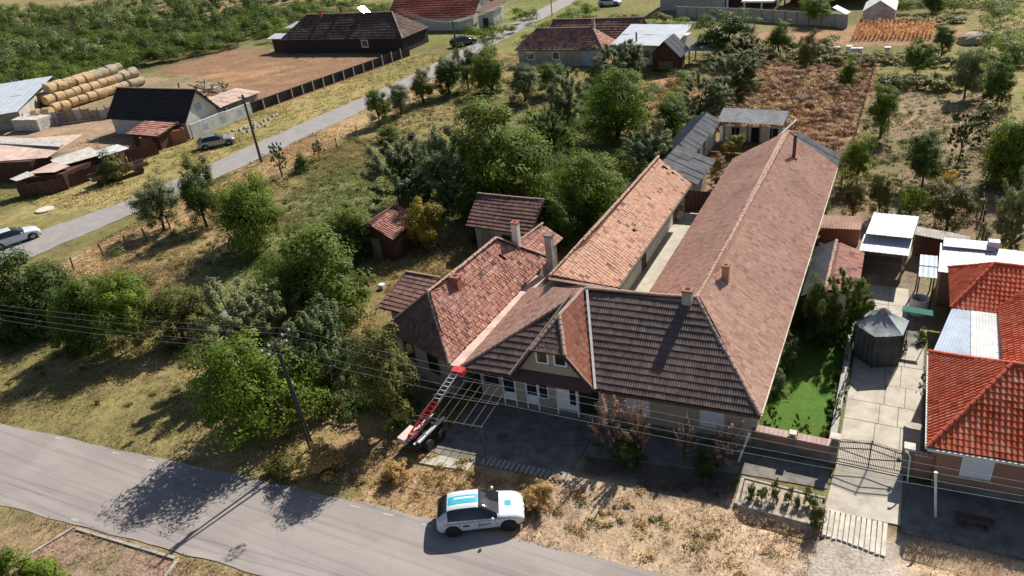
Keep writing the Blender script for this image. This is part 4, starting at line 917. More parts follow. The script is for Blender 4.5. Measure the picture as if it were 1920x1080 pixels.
# straw bales
def bale_mesh(seed, mat):
    r = random.Random(seed); n = 20; L = 1.5; R = 0.8; vs = []; fs = []
    prof = [(-L/2, R*0.0), (-L/2-.02, R*.55), (-L/2, R*.93), (-L/2+.08, R), (0, R*1.02), (L/2-.08, R), (L/2, R*.93), (L/2+.02, R*.55), (L/2, 0.0)]
    for i, (x, q) in enumerate(prof):
        for k in range(n):
            a = 2*math.pi*k/n; rr = q*(1+r.uniform(-.025, .025)); vs.append((x+r.uniform(-.02, .02), rr*math.cos(a), rr*math.sin(a)*0.97))
    for i in range(len(prof)-1):
        for k in range(n): fs.append((i*n+k, (i+1)*n+k, (i+1)*n+(k+1) % n, i*n+(k+1) % n))
    me = bpy.data.meshes.new('straw_bale'); me.from_pydata(vs, [], fs); me.materials.append(mat); return me
BM = [bale_mesh(k, M['straw_bale']) for k in range(4)]; BO = [bale_mesh(k+9, M['straw_old']) for k in range(2)]
b0 = Vector((-121.4, 73.6, 0)); bd = Vector((0.04, 1.0, 0)); bs = Vector((-1.0, 0.04, 0)); brz = math.atan2(bd.y, bd.x)
def bale(i, row, lay, lab, old):
    p = b0+bd*(1.6*i+random.uniform(-.2, .2)+[.2, .9, -.3, .5, 0][row])+bs*(1.66*row+0.83*lay+random.uniform(-.12, .12))+Vector((0, 0, 0.78+1.3*lay+random.uniform(-.06, .03)))
    o = bpy.data.objects.new('straw_bale', random.choice(BO if old else BM)); col.objects.link(o); o.location = p
    q = random.uniform(.94, 1.06); o.scale = (q, q, q*random.uniform(.9, 1)); o.rotation_euler = (random.uniform(-.2, .2), random.uniform(-.05, .05), brz+random.uniform(-.12, .12)); tag(o, lab, 'bale', 'straw bales in the farm stack')
for lay, rows in ((0, 4), (1, 3), (2, 2)):
    for row in range(rows):
        if lay == 0 and 0 < row < rows-1: continue
        nn = (11, 11, 10)[lay]-(row == 0 and lay == 2)
        lab = 'straw bale, %s, %s of the farm stack' % (['bottom layer', 'second layer', 'top layer'][lay], ['front row', 'row behind the front', 'third row back', 'rear row'][row])
        for i in range(lay//2, nn):
            old = i > nn-4
            bale(i, row, lay, ('greyed far-end ' if old else 'golden ')+lab, old)
for k, (x, y) in enumerate([(-120.2, 71.6), (-121.9, 70.6)]):
    o = bpy.data.objects.new('straw_bale', BM[k]); col.objects.link(o); o.location = (x, y, .72); o.rotation_euler = (0, 0, .3)
    tag(o, 'loose round straw bale by the white barn corner, ' + ('nearer one' if k else 'farther one'), 'bale', 'loose bales')
t = thing('pallet_fence', 'patched fence of pallets and torn sheets in front of the straw', 'fence', (-112, 69, 0))
for k in range(14):
    p0 = Vector((-119.0+1.05*k, 65.8+.62*k, 0)); h = random.uniform(1.3, 2.0)
    MB().prism([(p0.x, p0.y), (p0.x+1.0, p0.y+.56), (p0.x+.96, p0.y+.64), (p0.x-.04, p0.y+.08)], 0, h).build('panel', random.choice([M['grey_wood'], M['tarp'], M['timber'], M['straw_old']]), t)
    MB().box(p0.x-.06, p0.x+.06, p0.y-.06, p0.y+.06, 0, h+.4).build('post', M['grey_wood'], t)
t = tag(MB().slab([(-118, 64.5, 1.8), (-113.5, 65.5, 1.7), (-114, 68.2, 1.6), (-118.5, 67, 1.9)], 1.7).build('covered_heap', M['tarp']), 'heap under a pale tarpaulin at the left end of the pallet fence', 'heap')
# patched sheds and fence along the side road
t = thing('pink_roof_shed', 'shed with wide faded pink sheet roof at the left edge', 'shed', (-97, 50.5, 0))
MB().prism([(-104, 46.5), (-91, 49.8), (-91, 52.4), (-104, 55)], 0, 2.4).build('wall', M['brown_wood'], t)
sheets(t, (-106, 45.2, 2.45), (-89.8, 51.4, 2.45), (-108.5, 52, 2.9), 4, 1, M['pink_sheet'], wave=0.4, amp=0.02)
MB().slab([(-104, 53.0, 2.95), (-90.5, 53.6, 2.95), (-91.5, 55.2, 3.1), (-105, 55.0, 3.1)], 0.1).build('upper_sheet', M['tarp'], t)
t = thing('patched_shed', 'patched low shed with torn sheet roof behind the dark board fence', 'shed', (-85, 51, 0))
MB().prism([(-87.8, 46.4), (-83.6, 48.6), (-84.0, 56.5), (-88.0, 55)], 0, 1.85).build('wall', M['brown_wood'], t)
for (q, mt) in (([(-89.3, 51.2), (-85.4, 49.6), (-83.2, 54.0), (-88.0, 55.6)], 'tarp'), ([(-87.9, 47.2), (-84.2, 48.2), (-84.0, 50.0), (-87.6, 50.6)], 'pink_sheet'), ([(-86.6, 54.6), (-83.2, 53.2), (-82.0, 56.6), (-85.2, 57.4)], 'clear_sheet'), ([(-90.4, 52.2), (-88.4, 51.2), (-87.8, 53.6), (-89.6, 54)], 'grey_sheet'), ([(-88.6, 45.6), (-86.6, 45.2), (-86.0, 47.0), (-88.2, 47.6)], 'tarp')):
    z = 1.95+random.uniform(0, .25); MB().slab([(x, y, z+.06*k) for k, (x, y) in enumerate(q)], 0.06).build('roof_sheet', M[mt], t)
t = thing('board_fence', 'dark brown board fence along the far side of the side road', 'fence', (-83, 52, 0))
fpts = [(-87.3, 45.2), (-84.2, 46.8), (-82.7, 52.8), (-83.7, 57.0), (-82.0, 60.6)]
for (p0, p1) in zip(fpts[:-1], fpts[1:]):
    L = math.dist(p0, p1); n_ = int(L/0.42); dx, dy = (p1[0]-p0[0])/L, (p1[1]-p0[1])/L
    for k in range(n_):
        q = k*0.42+.01; x, y = p0[0]+dx*q, p0[1]+dy*q; h = 1.55+random.uniform(-.12, .12)
        MB().prism([(x, y), (x+dx*.4, y+dy*.4), (x+dx*.4-dy*.04, y+dy*.4+dx*.04), (x-dy*.04, y+dx*.04)], 0.03, h).build('board', M['brown_wood'], t)
t = thing('timber_cart', 'old timber cart piled with brushwood on the verge', 'cart', (-79.8, 53, 0))
MB().prism([(-81.8, 50.2), (-80.3, 49.6), (-77.9, 55.4), (-79.4, 56.0)], 0.65, 0.8).build('bed', M['timber'], t)
for a, b in (((-81.8, 50.2), (-79.4, 56.0)), ((-80.3, 49.6), (-77.9, 55.4))): MB().bar((*a, 1.0), (*b, 1.0), .06, .4).build('side_board', M['timber'], t)
for (x, y) in ((-81.4, 51.2), (-79.8, 50.6), (-79.9, 55.0), (-78.3, 54.4)):
    MB().tube([(x-.07, y+.03, .42), (x+.07, y-.03, .42)], .42, 14).build('wheel', M['brown_wood'], t)
for k in range(16):
    a = Vector((-80.6+random.uniform(-.6, .8), 52+random.uniform(-1.5, 1.5), 1.0+random.uniform(0, .5))); MB().tube([a, a+Vector((.6, 1.6, random.uniform(-.2, .5)))], .05, 5).build('branch', M['bark'], t)
tag(MB().tube([(-80.2, 43.3, .0), (-80.2, 43.3, .14)], .9, 14).build('pale_slab', M['cream']), 'flat pale round slab lying on the grass by the dark fence', 'slab')
t = thing('rubble_heap', 'heap of pale stone rubble beside the side road', 'rubble', (-76.5, 70, 0))
for k in range(46):
    x, y = -77.3+random.gauss(0, .9)+.0, 70.5+random.gauss(0, 2.3); s_ = random.uniform(.1, .3)
    MB().add([(x-s_, y-s_*.7, 0), (x+s_, y-s_, 0), (x+s_*.8, y+s_, 0), (x-s_, y+s_*.8, 0), (x-s_*.6, y-s_*.4, s_*1.2), (x+s_*.7, y-s_*.5, s_), (x+s_*.4, y+s_*.6, s_*1.3), (x-s_*.5, y+s_*.5, s_*.9)],
             [(3, 2, 1, 0), (4, 5, 6, 7), (0, 1, 5, 4), (1, 2, 6, 5), (2, 3, 7, 6), (3, 0, 4, 7)]).build('stone', M['stone'], t)
t = thing('scrap_heap', 'dark heap of poles and scrap at the edge of the bare paddock', 'heap', (-98, 86, 0))
for k in range(44):
    a = Vector((-100+random.gauss(0, 2.6), 86.5+random.gauss(0, 1.6), random.uniform(.1, .9))); d = Vector((random.uniform(-1, 1), random.uniform(-1, 1), random.uniform(-.3, .5))).normalized()*random.uniform(1, 2.8)
    MB().bar(a, a+d, .14, .14).build('pole', random.choice([M['black_sheet'], M['grey_wood'], M['brown_wood'], M['tarp']]), t)
# slatted fence of the paddock
t = thing('paddock_fence', 'dark slatted paddock fence with pale posts along the side road', 'fence', (-80, 95, 0))
sp_ = [(-84.5, 71), (-82.4, 76.7), (-81.3, 84.7), (-80.0, 93), (-78.6, 101.7), (-77.1, 110.7)]
for (p0, p1) in zip(sp_[:-1], sp_[1:]):
    L = math.dist(p0, p1); n_ = max(1, int(L/2.1)); dx, dy = (p1[0]-p0[0])/L, (p1[1]-p0[1])/L; st = L/n_
    for k in range(n_):
        x, y = p0[0]+dx*st*k, p0[1]+dy*st*k
        MB().prism([(x, y), (x+dx*(st-.02), y+dy*(st-.02)), (x+dx*(st-.02)-.05, y+dy*(st-.02)), (x-.05, y)], 0.05, 1.5).build('slat_panel', M['black_sheet'], t)
        MB().box(x+.02, x+.16, y-.07, y+.07, 0, 1.75).build('post', M['conc_post'], t)
# ================================================================== far houses
h1 = gable_house('far_farmhouse', 'long dark-roofed farmhouse behind the bare paddock', -107.5, -80.0, 113.2, 121.6, 2.7, 6.2, M['black_sheet'], tilemat('clay_shaded', [(.06, .04, .036), (.10, .065, .055), (.15, .10, .085)], gamt=.3), hip0=4, hip1=4.5, tile=(0.6, .6), wins=((18.5, 20, 1, 2.3),))  # roof and wall colours carry the shade of the front side
chimney(h1, -96.0, 118.2, 5, 7.3, .6, M['brick']); chimney(h1, -100, 117.0, 5, 6.9, .6, M['brick'])
nrm_ = Vector((.675, -.03, .735)).normalized(); u_ = nrm_.cross(Vector((0, 1, 0))).normalized(); v_2 = nrm_.cross(u_); c_ = Vector((-90.5, 118.0, 6.5))
M['bright_metal'] = plain('bright_metal', (.8, .82, .85), .3, 1.0)
MB().slab([c_+u_*a*1.1+v_2*b*.9 for a, b in ((-1, -1), (1, -1), (1, 1), (-1, 1))], .05).build('glint_panel', M['bright_metal'], h1)  # panel added near the ridge, tilted to mirror the sun as a glint
t = thing('metal_lean_tos', 'pair of small silver sheet roofs at the left end of the farmhouse', 'shed', (-109, 117, 0))
MB().box(-111.5, -107.9, 114.5, 120, 0, 2.4).build('wall', M['brown_wood'], t)
sheets(t, (-112, 113.8, 2.6), (-107.2, 113.6, 2.6), (-112, 116.4, 3.1), 2, 1, M['white_sheet'], wave=.5); sheets(t, (-110, 117.2, 3.9), (-104.6, 117.2, 3.9), (-109, 120, 4.6), 2, 1, M['white_sheet'], wave=.5)
h2 = gable_house('red_roof_house', 'far house with broad red tiled roof and white gable at the top edge', -95, -75.5, 131.2, 140.5, 2.8, 6.6, M['plaster_white'], tilemat('clay_far_red', [(.30, .075, .05), (.38, .10, .07), (.42, .14, .1)], gamt=.3), tile=(.6, .6))
t = thing('white_gable_annex', 'small white annex with dark porch right of the red roof', 'house', (-72.4, 133, 0))
MB().box(-74.6, -71.2, 131.5, 136, 0, 3.4).build('wall', M['plaster_white'], t); MB().slab([(-74.8, 131, 3.4), (-70.8, 131, 3.4), (-70.8, 136.4, 4.3), (-74.8, 136.4, 4.3)], .15).build('roof', M['tile_dark'], t)
MB().box(-73.5, -72.4, 131.3, 131.48, 0, 2.1).build('door', M['brown_wood'], t)
h3 = gable_house('brown_roof_house', 'house with dark brown roof and pale window at middle distance', -53, -39.6, 104.4, 109.6, 2.6, 4.9, M['plaster_old'], M['tile_old'], hip1=2.6, hip0=2.6, tile=(.4, .42), wins=((5.6, 6.8, .9, 2.1), (1.5, 2.7, .9, 2.1)))
MB().box(-42.6, -39.58, 104.3, 104.39, 0, 2.55).build('wall_panel', M['blue_sheet'], h3); chimney(h3, -41.8, 107.4, 4, 6.0, .45, M['conc_post'])
h4 = gable_house('dark_barn', 'long dark tiled barn behind the brown-roofed house', -52, -37.6, 114.0, 119.5, 2.2, 4.3, M['brick'], M['tile_dark'], tile=(.5, .5), cat='barn')
t = thing('silver_roof_house', 'low white-walled building with broad silver sheet roof', 'house', (-33, 108, 0))
MB().prism([(-37.6, 105.8), (-29.0, 104.8), (-28.6, 112.2), (-37.2, 112.6)], 0, 2.9).build('wall', M['plaster_white'], t)
sheets(t, (-38.3, 104.9, 2.95), (-28.7, 103.6, 2.95), (-37.9, 113.0, 4.1), 8, 2, M['white_sheet'], wave=.4, amp=.008)
MB().tube([(-34.8, 105.8, 2.9), (-34.8, 105.8, 4.4)], .12, 8).build('stove_pipe', M['iron'], t)
sf_ = facade((-37.6, 105.8, 0), (8.6, -1.0), (-.1, -1)); window(t, sf_, 1.2, 2.4, 1.2, 2.2, fw=.1); door(t, sf_, 4.0, 5.0, 0, 2.1)
t = thing('weathered_gable_shed', 'small weathered grey wooden shed with steep gable', 'shed', (-29.4, 103.4, 0))
MB().box(-31.2, -27.8, 101.6, 105.6, 0, 2.2).build('wall', M['brown_wood'], t)
MB().add([(-31.2, 101.6, 2.2), (-27.8, 101.6, 2.2), (-29.5, 101.6, 3.9), (-31.2, 101.9, 2.2), (-27.8, 101.9, 2.2), (-29.5, 101.9, 3.9)], [(0, 1, 2), (5, 4, 3), (0, 3, 4, 1), (1, 4, 5, 2), (2, 5, 3, 0)]).build('gable_boards', M['brown_wood'], t)
sheets(t, (-27.3, 101.2, 2.0), (-27.3, 106, 2.0), (-29.5, 101.2, 4.1), 3, 1, M['grey_sheet']); sheets(t, (-31.7, 106, 2.0), (-31.7, 101.2, 2.0), (-29.5, 106, 4.1), 3, 1, M['tile_dark'])
MB().box(-30.4, -28.4, 101.5, 101.59, .3, 1.4).build('railing', M['timber'], t)
t = thing('open_shelter', 'low flat grey shelter with pale sheet beside the weathered shed', 'shed', (-25.6, 106, 0))
MB().slab([(-27.2, 104.6, 2.2), (-23.2, 104.6, 2.1), (-23.2, 108.6, 2.5), (-27.2, 108.8, 2.5)], .12).build('roof', M['grey_sheet'], t)
for x in (-27, -23.4):
    for y in (104.8, 108.4): MB().box(x-.08, x+.08, y-.08, y+.08, 0, 2.08).build('post', M['grey_wood'], t)
t = tag(MB().slab([(-26.0, 113.5, 3.1), (-24.8, 113.2, 2.2), (-24.4, 114.6, 2.4), (-25.6, 114.9, 3.3)], .1).build('tilted_panel', M['white_sheet']), 'tilted white panel standing behind the silver roof', 'panel')
t = thing('grey_block_house', 'plain grey rendered building with porch at the top edge', 'house', (-36, 148, 0))
MB().box(-43, -31, 145.4, 156, 0, 6.5).build('wall', M['conc_post'], t); MB().box(-31, -22, 147.0, 155, 0, 3.0).build('porch_wall', M['brown_wood'], t)
MB().box(-31.2, -21.5, 144.8, 155.4, 3.0, 3.25).build('porch_roof', M['conc_post'], t)
for x in (-30.5, -27.5, -24.5, -21.8): MB().box(x-.15, x+.15, 145, 145.3, 0, 2.99).build('porch_post', M['white_paint'], t)
t = thing('open_barn', 'long open-fronted barn with brown posts at the top edge', 'barn', (-15, 147, 0))
MB().box(-20.5, -6.5, 151, 151.3, 0, 3.2).build('back_wall', M['brown_wood'], t); MB().slab([(-21, 144.6, 3.0), (-6, 144.6, 3.0), (-6, 151.8, 3.9), (-21, 151.8, 3.9)], .15).build('roof', M['pink_sheet'], t)
for k in range(6): x = -20.6+2.85*k; MB().box(x-.12, x+.12, 145.0, 145.25, 0, 2.95).build('post', M['brown_wood'], t)
t = thing('concrete_panel_fence', 'pale grey concrete panel fence across the far gardens', 'fence', (-22, 131, 0))
fp = [(-38, 138.6), (-24.5, 134.6), (-8.8, 127.7)]
for p0, p1 in zip(fp[:-1], fp[1:]):
    L = math.dist(p0, p1); n_ = int(L/2.0); dx, dy = (p1[0]-p0[0])/L, (p1[1]-p0[1])/L; st = L/n_
    for k in range(n_):
        x, y = p0[0]+dx*st*k, p0[1]+dy*st*k
        MB().prism([(x+.08, y), (x+dx*st-.08, y+dy*st), (x+dx*st-.08, y+dy*st+.1), (x+.08, y+.1)], 0, 1.9).build('panel', M['conc_post'], t)
        MB().box(x-.08, x+.08, y-.06, y+.16, 0, 2.0).build('post', M['grey_sheet'], t)
t = tag(MB().slab([(-27, 139.5, 2.3), (-21.5, 138.6, 2.3), (-21, 141.6, 2.5), (-26.5, 142.4, 2.5)], .25).build('flat_roof_cabin', M['clear_sheet']), 'flat white canopy roof seen over the concrete fence', 'canopy')
t = thing('greenhouse', 'white plastic-covered gabled greenhouse behind the dry maize', 'greenhouse', (-4.8, 132, 0))
x0, x1, y0, y1 = -7.0, -2.6, 129.2, 136.5
MB().add([(x0, y0, 0), (x1, y0, 0), (x1, y0, 2.1), (-4.8, y0, 3.5), (x0, y0, 2.1)]+[(x0, y1, 0), (x1, y1, 0), (x1, y1, 2.1), (-4.8, y1, 3.5), (x0, y1, 2.1)], [(0, 1, 2, 3, 4), (9, 8, 7, 6, 5), (1, 6, 7, 2), (0, 4, 9, 5)]).build('side_film', M['tarp'], t)
MB().slab([(x0-.1, y0-.1, 2.05), (-4.8, y0-.1, 3.56), (-4.8, y1, 3.56), (x0-.1, y1, 2.05)], .04).build('roof_film', M['clear_sheet'], t); MB().slab([(x1+.1, y0-.1, 2.05), (x1+.1, y1, 2.05), (-4.8, y1, 3.56), (-4.8, y0-.1, 3.56)], .04).build('roof_film', M['clear_sheet'], t)
t = tag(MB().slab([(-11.5, 131, 2.4), (-9.4, 130.6, 1.4), (-8.9, 132, 1.5), (-11, 132.4, 2.5)], .08).build('metal_sheet', M['white_sheet']), 'tilted white sheet by the end of the concrete fence', 'panel')
for k, (x, y) in enumerate(((-8.8, 111.9), (-7.3, 112.4), (-6.6, 111.2), (-5.9, 111.2), (-2.6, 111.6), (3.1, 110.7))):
    h = thing('beehive', ['white box beehive, leftmost by the trees', 'white box beehive standing slightly behind its neighbours', 'white box beehive left of a touching pair', 'white box beehive right of a touching pair', 'lone white beehive in the middle of the garden', 'lone white beehive at the right of the garden'][k], 'beehive', (x, y, 0), 0, 'beehives')
    MB().box(x-.32, x+.32, y-.3, y+.3, .2, .75).build('body', M['white_paint'], h); MB().box(x-.38, x+.38, y-.36, y+.36, .75, .83).build('lid', M['clear_sheet'], h)
    for sx in (-.26, .26): MB().box(x+sx-.04, x+sx+.04, y-.25, y+.25, 0, .2).build('leg', M['grey_wood'], h)
b = MB(); vs = []; n_ = 18
for i in range(8):
    for k in range(n_):
        q = 2*math.pi*k/n_; r_ = 2.0*math.cos(i/7*1.45)**.7*(1+random.uniform(-.08, .08)); vs.append((7.4+r_*math.cos(q), 117.5+r_*math.sin(q), 1.25*math.sin(i/7*1.5)))
fs = [(i*n_+k, i*n_+(k+1) % n_, (i+1)*n_+(k+1) % n_, (i+1)*n_+k) for i in range(7) for k in range(n_)]+[tuple(7*n_+k for k in range(n_))]
tag(b.add(vs, fs).build('hay_heap', M['straw_old']), 'rounded brown hay heap in the far right garden', 'haystack')

# ================================================================== poles, wires, fences, hoist, pergola
t = thing('utility_pole', 'twin-legged utility pole with crossarms at the street corner tree', 'pole', (-26.2, 22.3, 0))
top = Vector((-26.55, 22.25, 7.05))
MB().tube([(-26.45, 22.3, 0), (-26.62, 22.28, 7.2)], [.08, .055], 10).build('leg', M['iron'], t); MB().tube([(-26.0, 22.15, 0), (-26.42, 22.22, 6.9)], [.075, .05], 10).build('leg', M['iron'], t)
for z, l in ((7.0, 1.05), (6.55, .7)): MB().bar((-26.5, 22.26-l, z), (-26.5, 22.26+l, z), .1, .1).build('crossarm', M['iron'], t)
ins = []
for (y, z) in ((-1.0, 7.0), (-.5, 7.0), (.5, 7.0), (1.0, 7.0), (-.65, 6.55), (.65, 6.55)):
    MB().tube([(-26.5, 22.26+y, z+.05), (-26.5, 22.26+y, z+.12), (-26.5, 22.26+y, z+.2)], [.05, .07, .03], 8).build('insulator', M['white_paint'], t); ins.append(Vector((-26.5, 22.26+y, z+.2)))
MB().bar((-26.6, 21.7, 6.4), (-26.6, 22.8, 7.3), .05, .05).build('brace', M['iron'], t)
M['wire'] = plain('bare_wire', (0.30, 0.30, 0.30), 0.4, 0.3)
def wire(p0, p1, sag, lab, r=.0065):
    pts = [p0.lerp(p1, k/24)-Vector((0, 0, sag*4*(k/24)*(1-k/24))) for k in range(25)]
    tag(MB().tube(pts, r, 5).build('overhead_wire', M['wire']), lab, 'wire', 'overhead wires')
names = ['front', 'second', 'third', 'rear']
for k, i in enumerate((0, 1, 2, 3)):
    e = G(1920, 928-13*k, 6.6); d = (e-ins[i]); e2 = ins[i]+d*1.25
    wire(ins[i], e2, 0.55, '%s overhead wire from the corner pole to the right' % names[k])
    e = G(0, 592-9*k, 6.6); wire(ins[i], ins[i]+(e-ins[i])*1.3, .4, '%s overhead wire from the corner pole to the left' % names[k])
t = thing('side_road_pole', 'tall dark wooden utility pole standing by the side road', 'pole', (-65, 60.3, 0))
MB().tube([(-65, 60.3, 0), (-65.05, 60.3, 7.9)], [.17, .12], 10).build('shaft', M['bark'], t); MB().bar((-65.8, 60.3, 7.5), (-64.3, 60.3, 7.5), .1, .12).build('crossarm', M['iron'], t)
t2 = thing('far_road_pole', 'dark utility pole farther up the side road', 'pole', (-62.7, 102.7, 0))
MB().tube([(-62.7, 102.7, 0), (-62.75, 102.7, 7.2)], [.17, .12], 10).build('shaft', M['bark'], t2); MB().bar((-63.5, 102.7, 6.9), (-62, 102.7, 6.9), .1, .12).build('crossarm', M['iron'], t2)
t = thing('distant_pole', 'slim pale pole near the far lawn at the top', 'pole', (-64.4, 143.3, 0))
MB().tube([(-64.4, 143.3, 0), (-64.4, 143.3, 7)], .12, 8).build('shaft', M['conc_post'], t); MB().bar((-65, 143.3, 6.7), (-63.8, 143.3, 6.7), .1).build('crossarm', M['iron'], t)
for k, dx in enumerate((-.7, 0, .7)):
    wire(Vector((-62.75+dx, 102.7, 6.98)), Vector((-84+dx, 119.5, 6.3)), .6, '%s slack wire between road pole and farmhouse' % ['left', 'middle', 'right'][k], .03)
    wire(Vector((-62.75+dx, 102.7, 6.98)), Vector((-64.4+dx*.8, 143.3, 6.75)), .8, '%s wire running up the side road to the distant pole' % ['left', 'middle', 'right'][k], .03)
def white_post(px, top, r, lab):
    p = G(*px); tp = p+Vector(top); tt = thing('white_post', lab, 'post', p); MB().tube([p, tp], r, 8).build('shaft', M['white_paint'], tt)
    MB().tube([tp-Vector((0, 0, .02)), tp+Vector((0, 0, .05))], r*1.4, 8).build('cap', M['white_paint'], tt)
white_post((1384, 866), (0.42, 0.1, 1.85), .055, 'leaning white post in front of the main house corner')
white_post((1754, 970), (-0.35, 0, 2.45), .055, 'upright white post on the footpath before the red house')
tt = thing('bent_post', 'slim pale lamp post with bent top beside the right gate pillar', 'post', (2.5, 29.9, 0)); MB().tube([(2.5, 29.9, 0), (2.42, 29.9, 1.5), (2.3, 29.9, 1.75)], .035, 8).build('shaft', M['white_paint'], tt); MB().tube([(2.3, 29.9, 1.75), (2.18, 29.9, 1.78)], .06, 8).build('lamp_head', M['cream'], tt)
t = thing('wire_fence', 'post and wire fence along the meadow by the side road', 'fence', (-60, 52, 0))
fps = [(-62.6, 34), (-62.3, 36.8), (-61.1, 38.5), (-60.9, 40.5), (-60.6, 43), (-60.3, 46.4), (-60, 49.2), (-59.6, 51.6), (-59.1, 54.1), (-59.1, 57.1), (-59.4, 60.3), (-60, 63.7), (-58.6, 66.2), (-58.4, 70), (-58.1, 74.5), (-57.9, 79), (-57.8, 84), (-57.6, 89), (-57.6, 95)]
for (x, y) in fps: MB().tube([(x, y, 0), (x+random.uniform(-.1, .1), y+random.uniform(-.1, .1), 1.35+random.uniform(-.15, .2))], .075, 7).build('post', M['timber'], t)
for z in (.45, .8, 1.15):
    for a, b in zip(fps[:-1], fps[1:]): MB().bar((*a, z), (*b, z), .02).build('wire', M['steel'], t)
t = thing('garden_fence', 'thin fence line with posts between the dry weeds and brown garden', 'fence', (-3.6, 82, 0))
for k in range(15): y = 64+2.9*k; MB().box(-3.66, -3.56, y-.05, y+.05, 0, 1.3).build('post', M['timber'], t)
for z in (.5, 1.0): MB().bar((-3.6, 64, z), (-3.6, 104.6, z), .02).build('wire', M['brown_wood'], t)
t = thing('right_garden_fence', 'rusty mesh fence posts right of the brown garden', 'fence', (6.3, 56, 0))
for k in range(6): y = 51.5+2.2*k; MB().box(6.1+.05*k, 6.22+.05*k, y-.06, y+.06, 0, 1.7).build('post', M['brown_wood'], t)
for z in (.4, .9, 1.4): MB().bar((6.16, 51.5, z), (6.42, 62.5, z), .03).build('wire', M['brown_wood'], t)
# trellis in front of the doors
t = thing('vine_trellis', 'bare grey metal vine trellis over the front pavement', 'trellis', (-18.4, 26.3, 0))
for k in range(8):
    x = -20.2+.5*k; MB().bar((x+.05, 24.2+.04*k, 2.3), (x, 28.4, 2.55), .026).build('rafter', M['steel'], t)
for y, z in ((24.25, 2.34), (26.0, 2.42), (27.4, 2.5)): MB().bar((-20.3, y, z+.04), (-16.5, y+.3, z+.04), .032).build('cross_bar', M['steel'], t)
for (x, y) in ((-20.15, 24.3), (-16.65, 24.55)): MB().tube([(x, y, 0), (x, y, 2.35)], .035, 8).build('post', M['steel'], t)
# trailer with a red and white roofers' hoist
t = thing('ladder_hoist', 'red and white ladder hoist on a trailer leaning to the eave', 'hoist', (-20.6, 24.8, 0))
MB().prism([(-21.3, 23.9), (-20.2, 23.7), (-19.9, 25.9), (-21.0, 26.1)], .55, .7).build('trailer_bed', M['iron'], t)
for k, (x, y) in enumerate(((-21.35, 24.6), (-19.95, 24.4), (-21.2, 25.5), (-19.8, 25.3))): MB().tube([(x-.1, y, .33), (x+.1, y, .33)], .33, 14).build('wheel', M['tyre'], t)
for k in range(7):
    z = .72+.12*(k % 4); x = -21.1+.16*k; MB().bar((x, 23.8, z), (x+.25, 26.0, z+.05), .14, .1).build('rail_section', M['white_paint'] if k % 2 == 0 else M['steel'], t)
MB().prism([(-21.4, 23.7), (-20.9, 23.6), (-20.7, 24.7), (-21.3, 24.8)], .7, 1.05).build('engine_cover', M['pink_cap'], t)
pa, pb_, pc = Vector((-20.75, 24.0, .95)), Vector((-20.2, 25.9, 2.05)), Vector((-19.65, 27.75, 3.1))
for sx in (-.2, .2):
    MB().tube([pa+Vector((sx, 0, 0)), pb_+Vector((sx, 0, 0))], .05, 8).build('rail', M['red_paint'], t); MB().tube([pb_+Vector((sx, 0, .02)), pc+Vector((sx, 0, .02))], .028, 8).build('rail', M['white_paint'], t)
for k in range(17):
    q = pa.lerp(pc, (k+.5)/17); MB().bar(q-Vector((.2, 0, 0)), q+Vector((.2, 0, 0)), .024).build('rung', M['red_paint'] if k < 9 else M['white_paint'], t)
MB().box(-20.0, -19.3, 27.5, 28.0, 2.75, 3.05).build('head_frame', M['red_paint'], t); MB().tube([(-20.9, 23.85, .8), (-20.72, 24.05, 1.2)], .12, 8).build('winch', M['red_paint'], t)
# garden bric-a-brac
tag(MB().box(-33.3, -32.85, 38.6, 39.0, 0, .35).build('white_crate', M['white_paint']), 'white crate lying in the dry grass behind the old house', 'crate')
t = thing('grey_hut', 'small grey hut half hidden among the left roadside trees', 'hut', (-38.5, 30.5, 0))
MB().box(-40.2, -37.2, 29.8, 32.0, 0, 1.5).build('wall', M['grey_wood'], t); MB().slab([(-40.5, 29.5, 1.5), (-36.9, 29.5, 1.5), (-36.9, 32.3, 1.8), (-40.5, 32.3, 1.8)], .1).build('roof', M['grey_sheet'], t)
t = thing('kerb_edging', 'pale kerb stones edging the lower left plot', 'kerb', (-34, 10, 0))
for a, b in (((-34.3, 13.4), (-36.2, 6.5)), ((-27.4, 13.9), (-26.0, 7.5)), ((-34.1, 13.35), (-27.6, 13.85))):
    L = math.dist(a, b); n_ = int(L/1.0)
    for k in range(n_):
        p0 = Vector((*a, 0)).lerp(Vector((*b, 0)), (k+.02)/n_); p1 = Vector((*a, 0)).lerp(Vector((*b, 0)), (k+.98)/n_); MB().bar(p0, p1, .14, .12).build('kerb_stone', M['concrete_rim'], t)
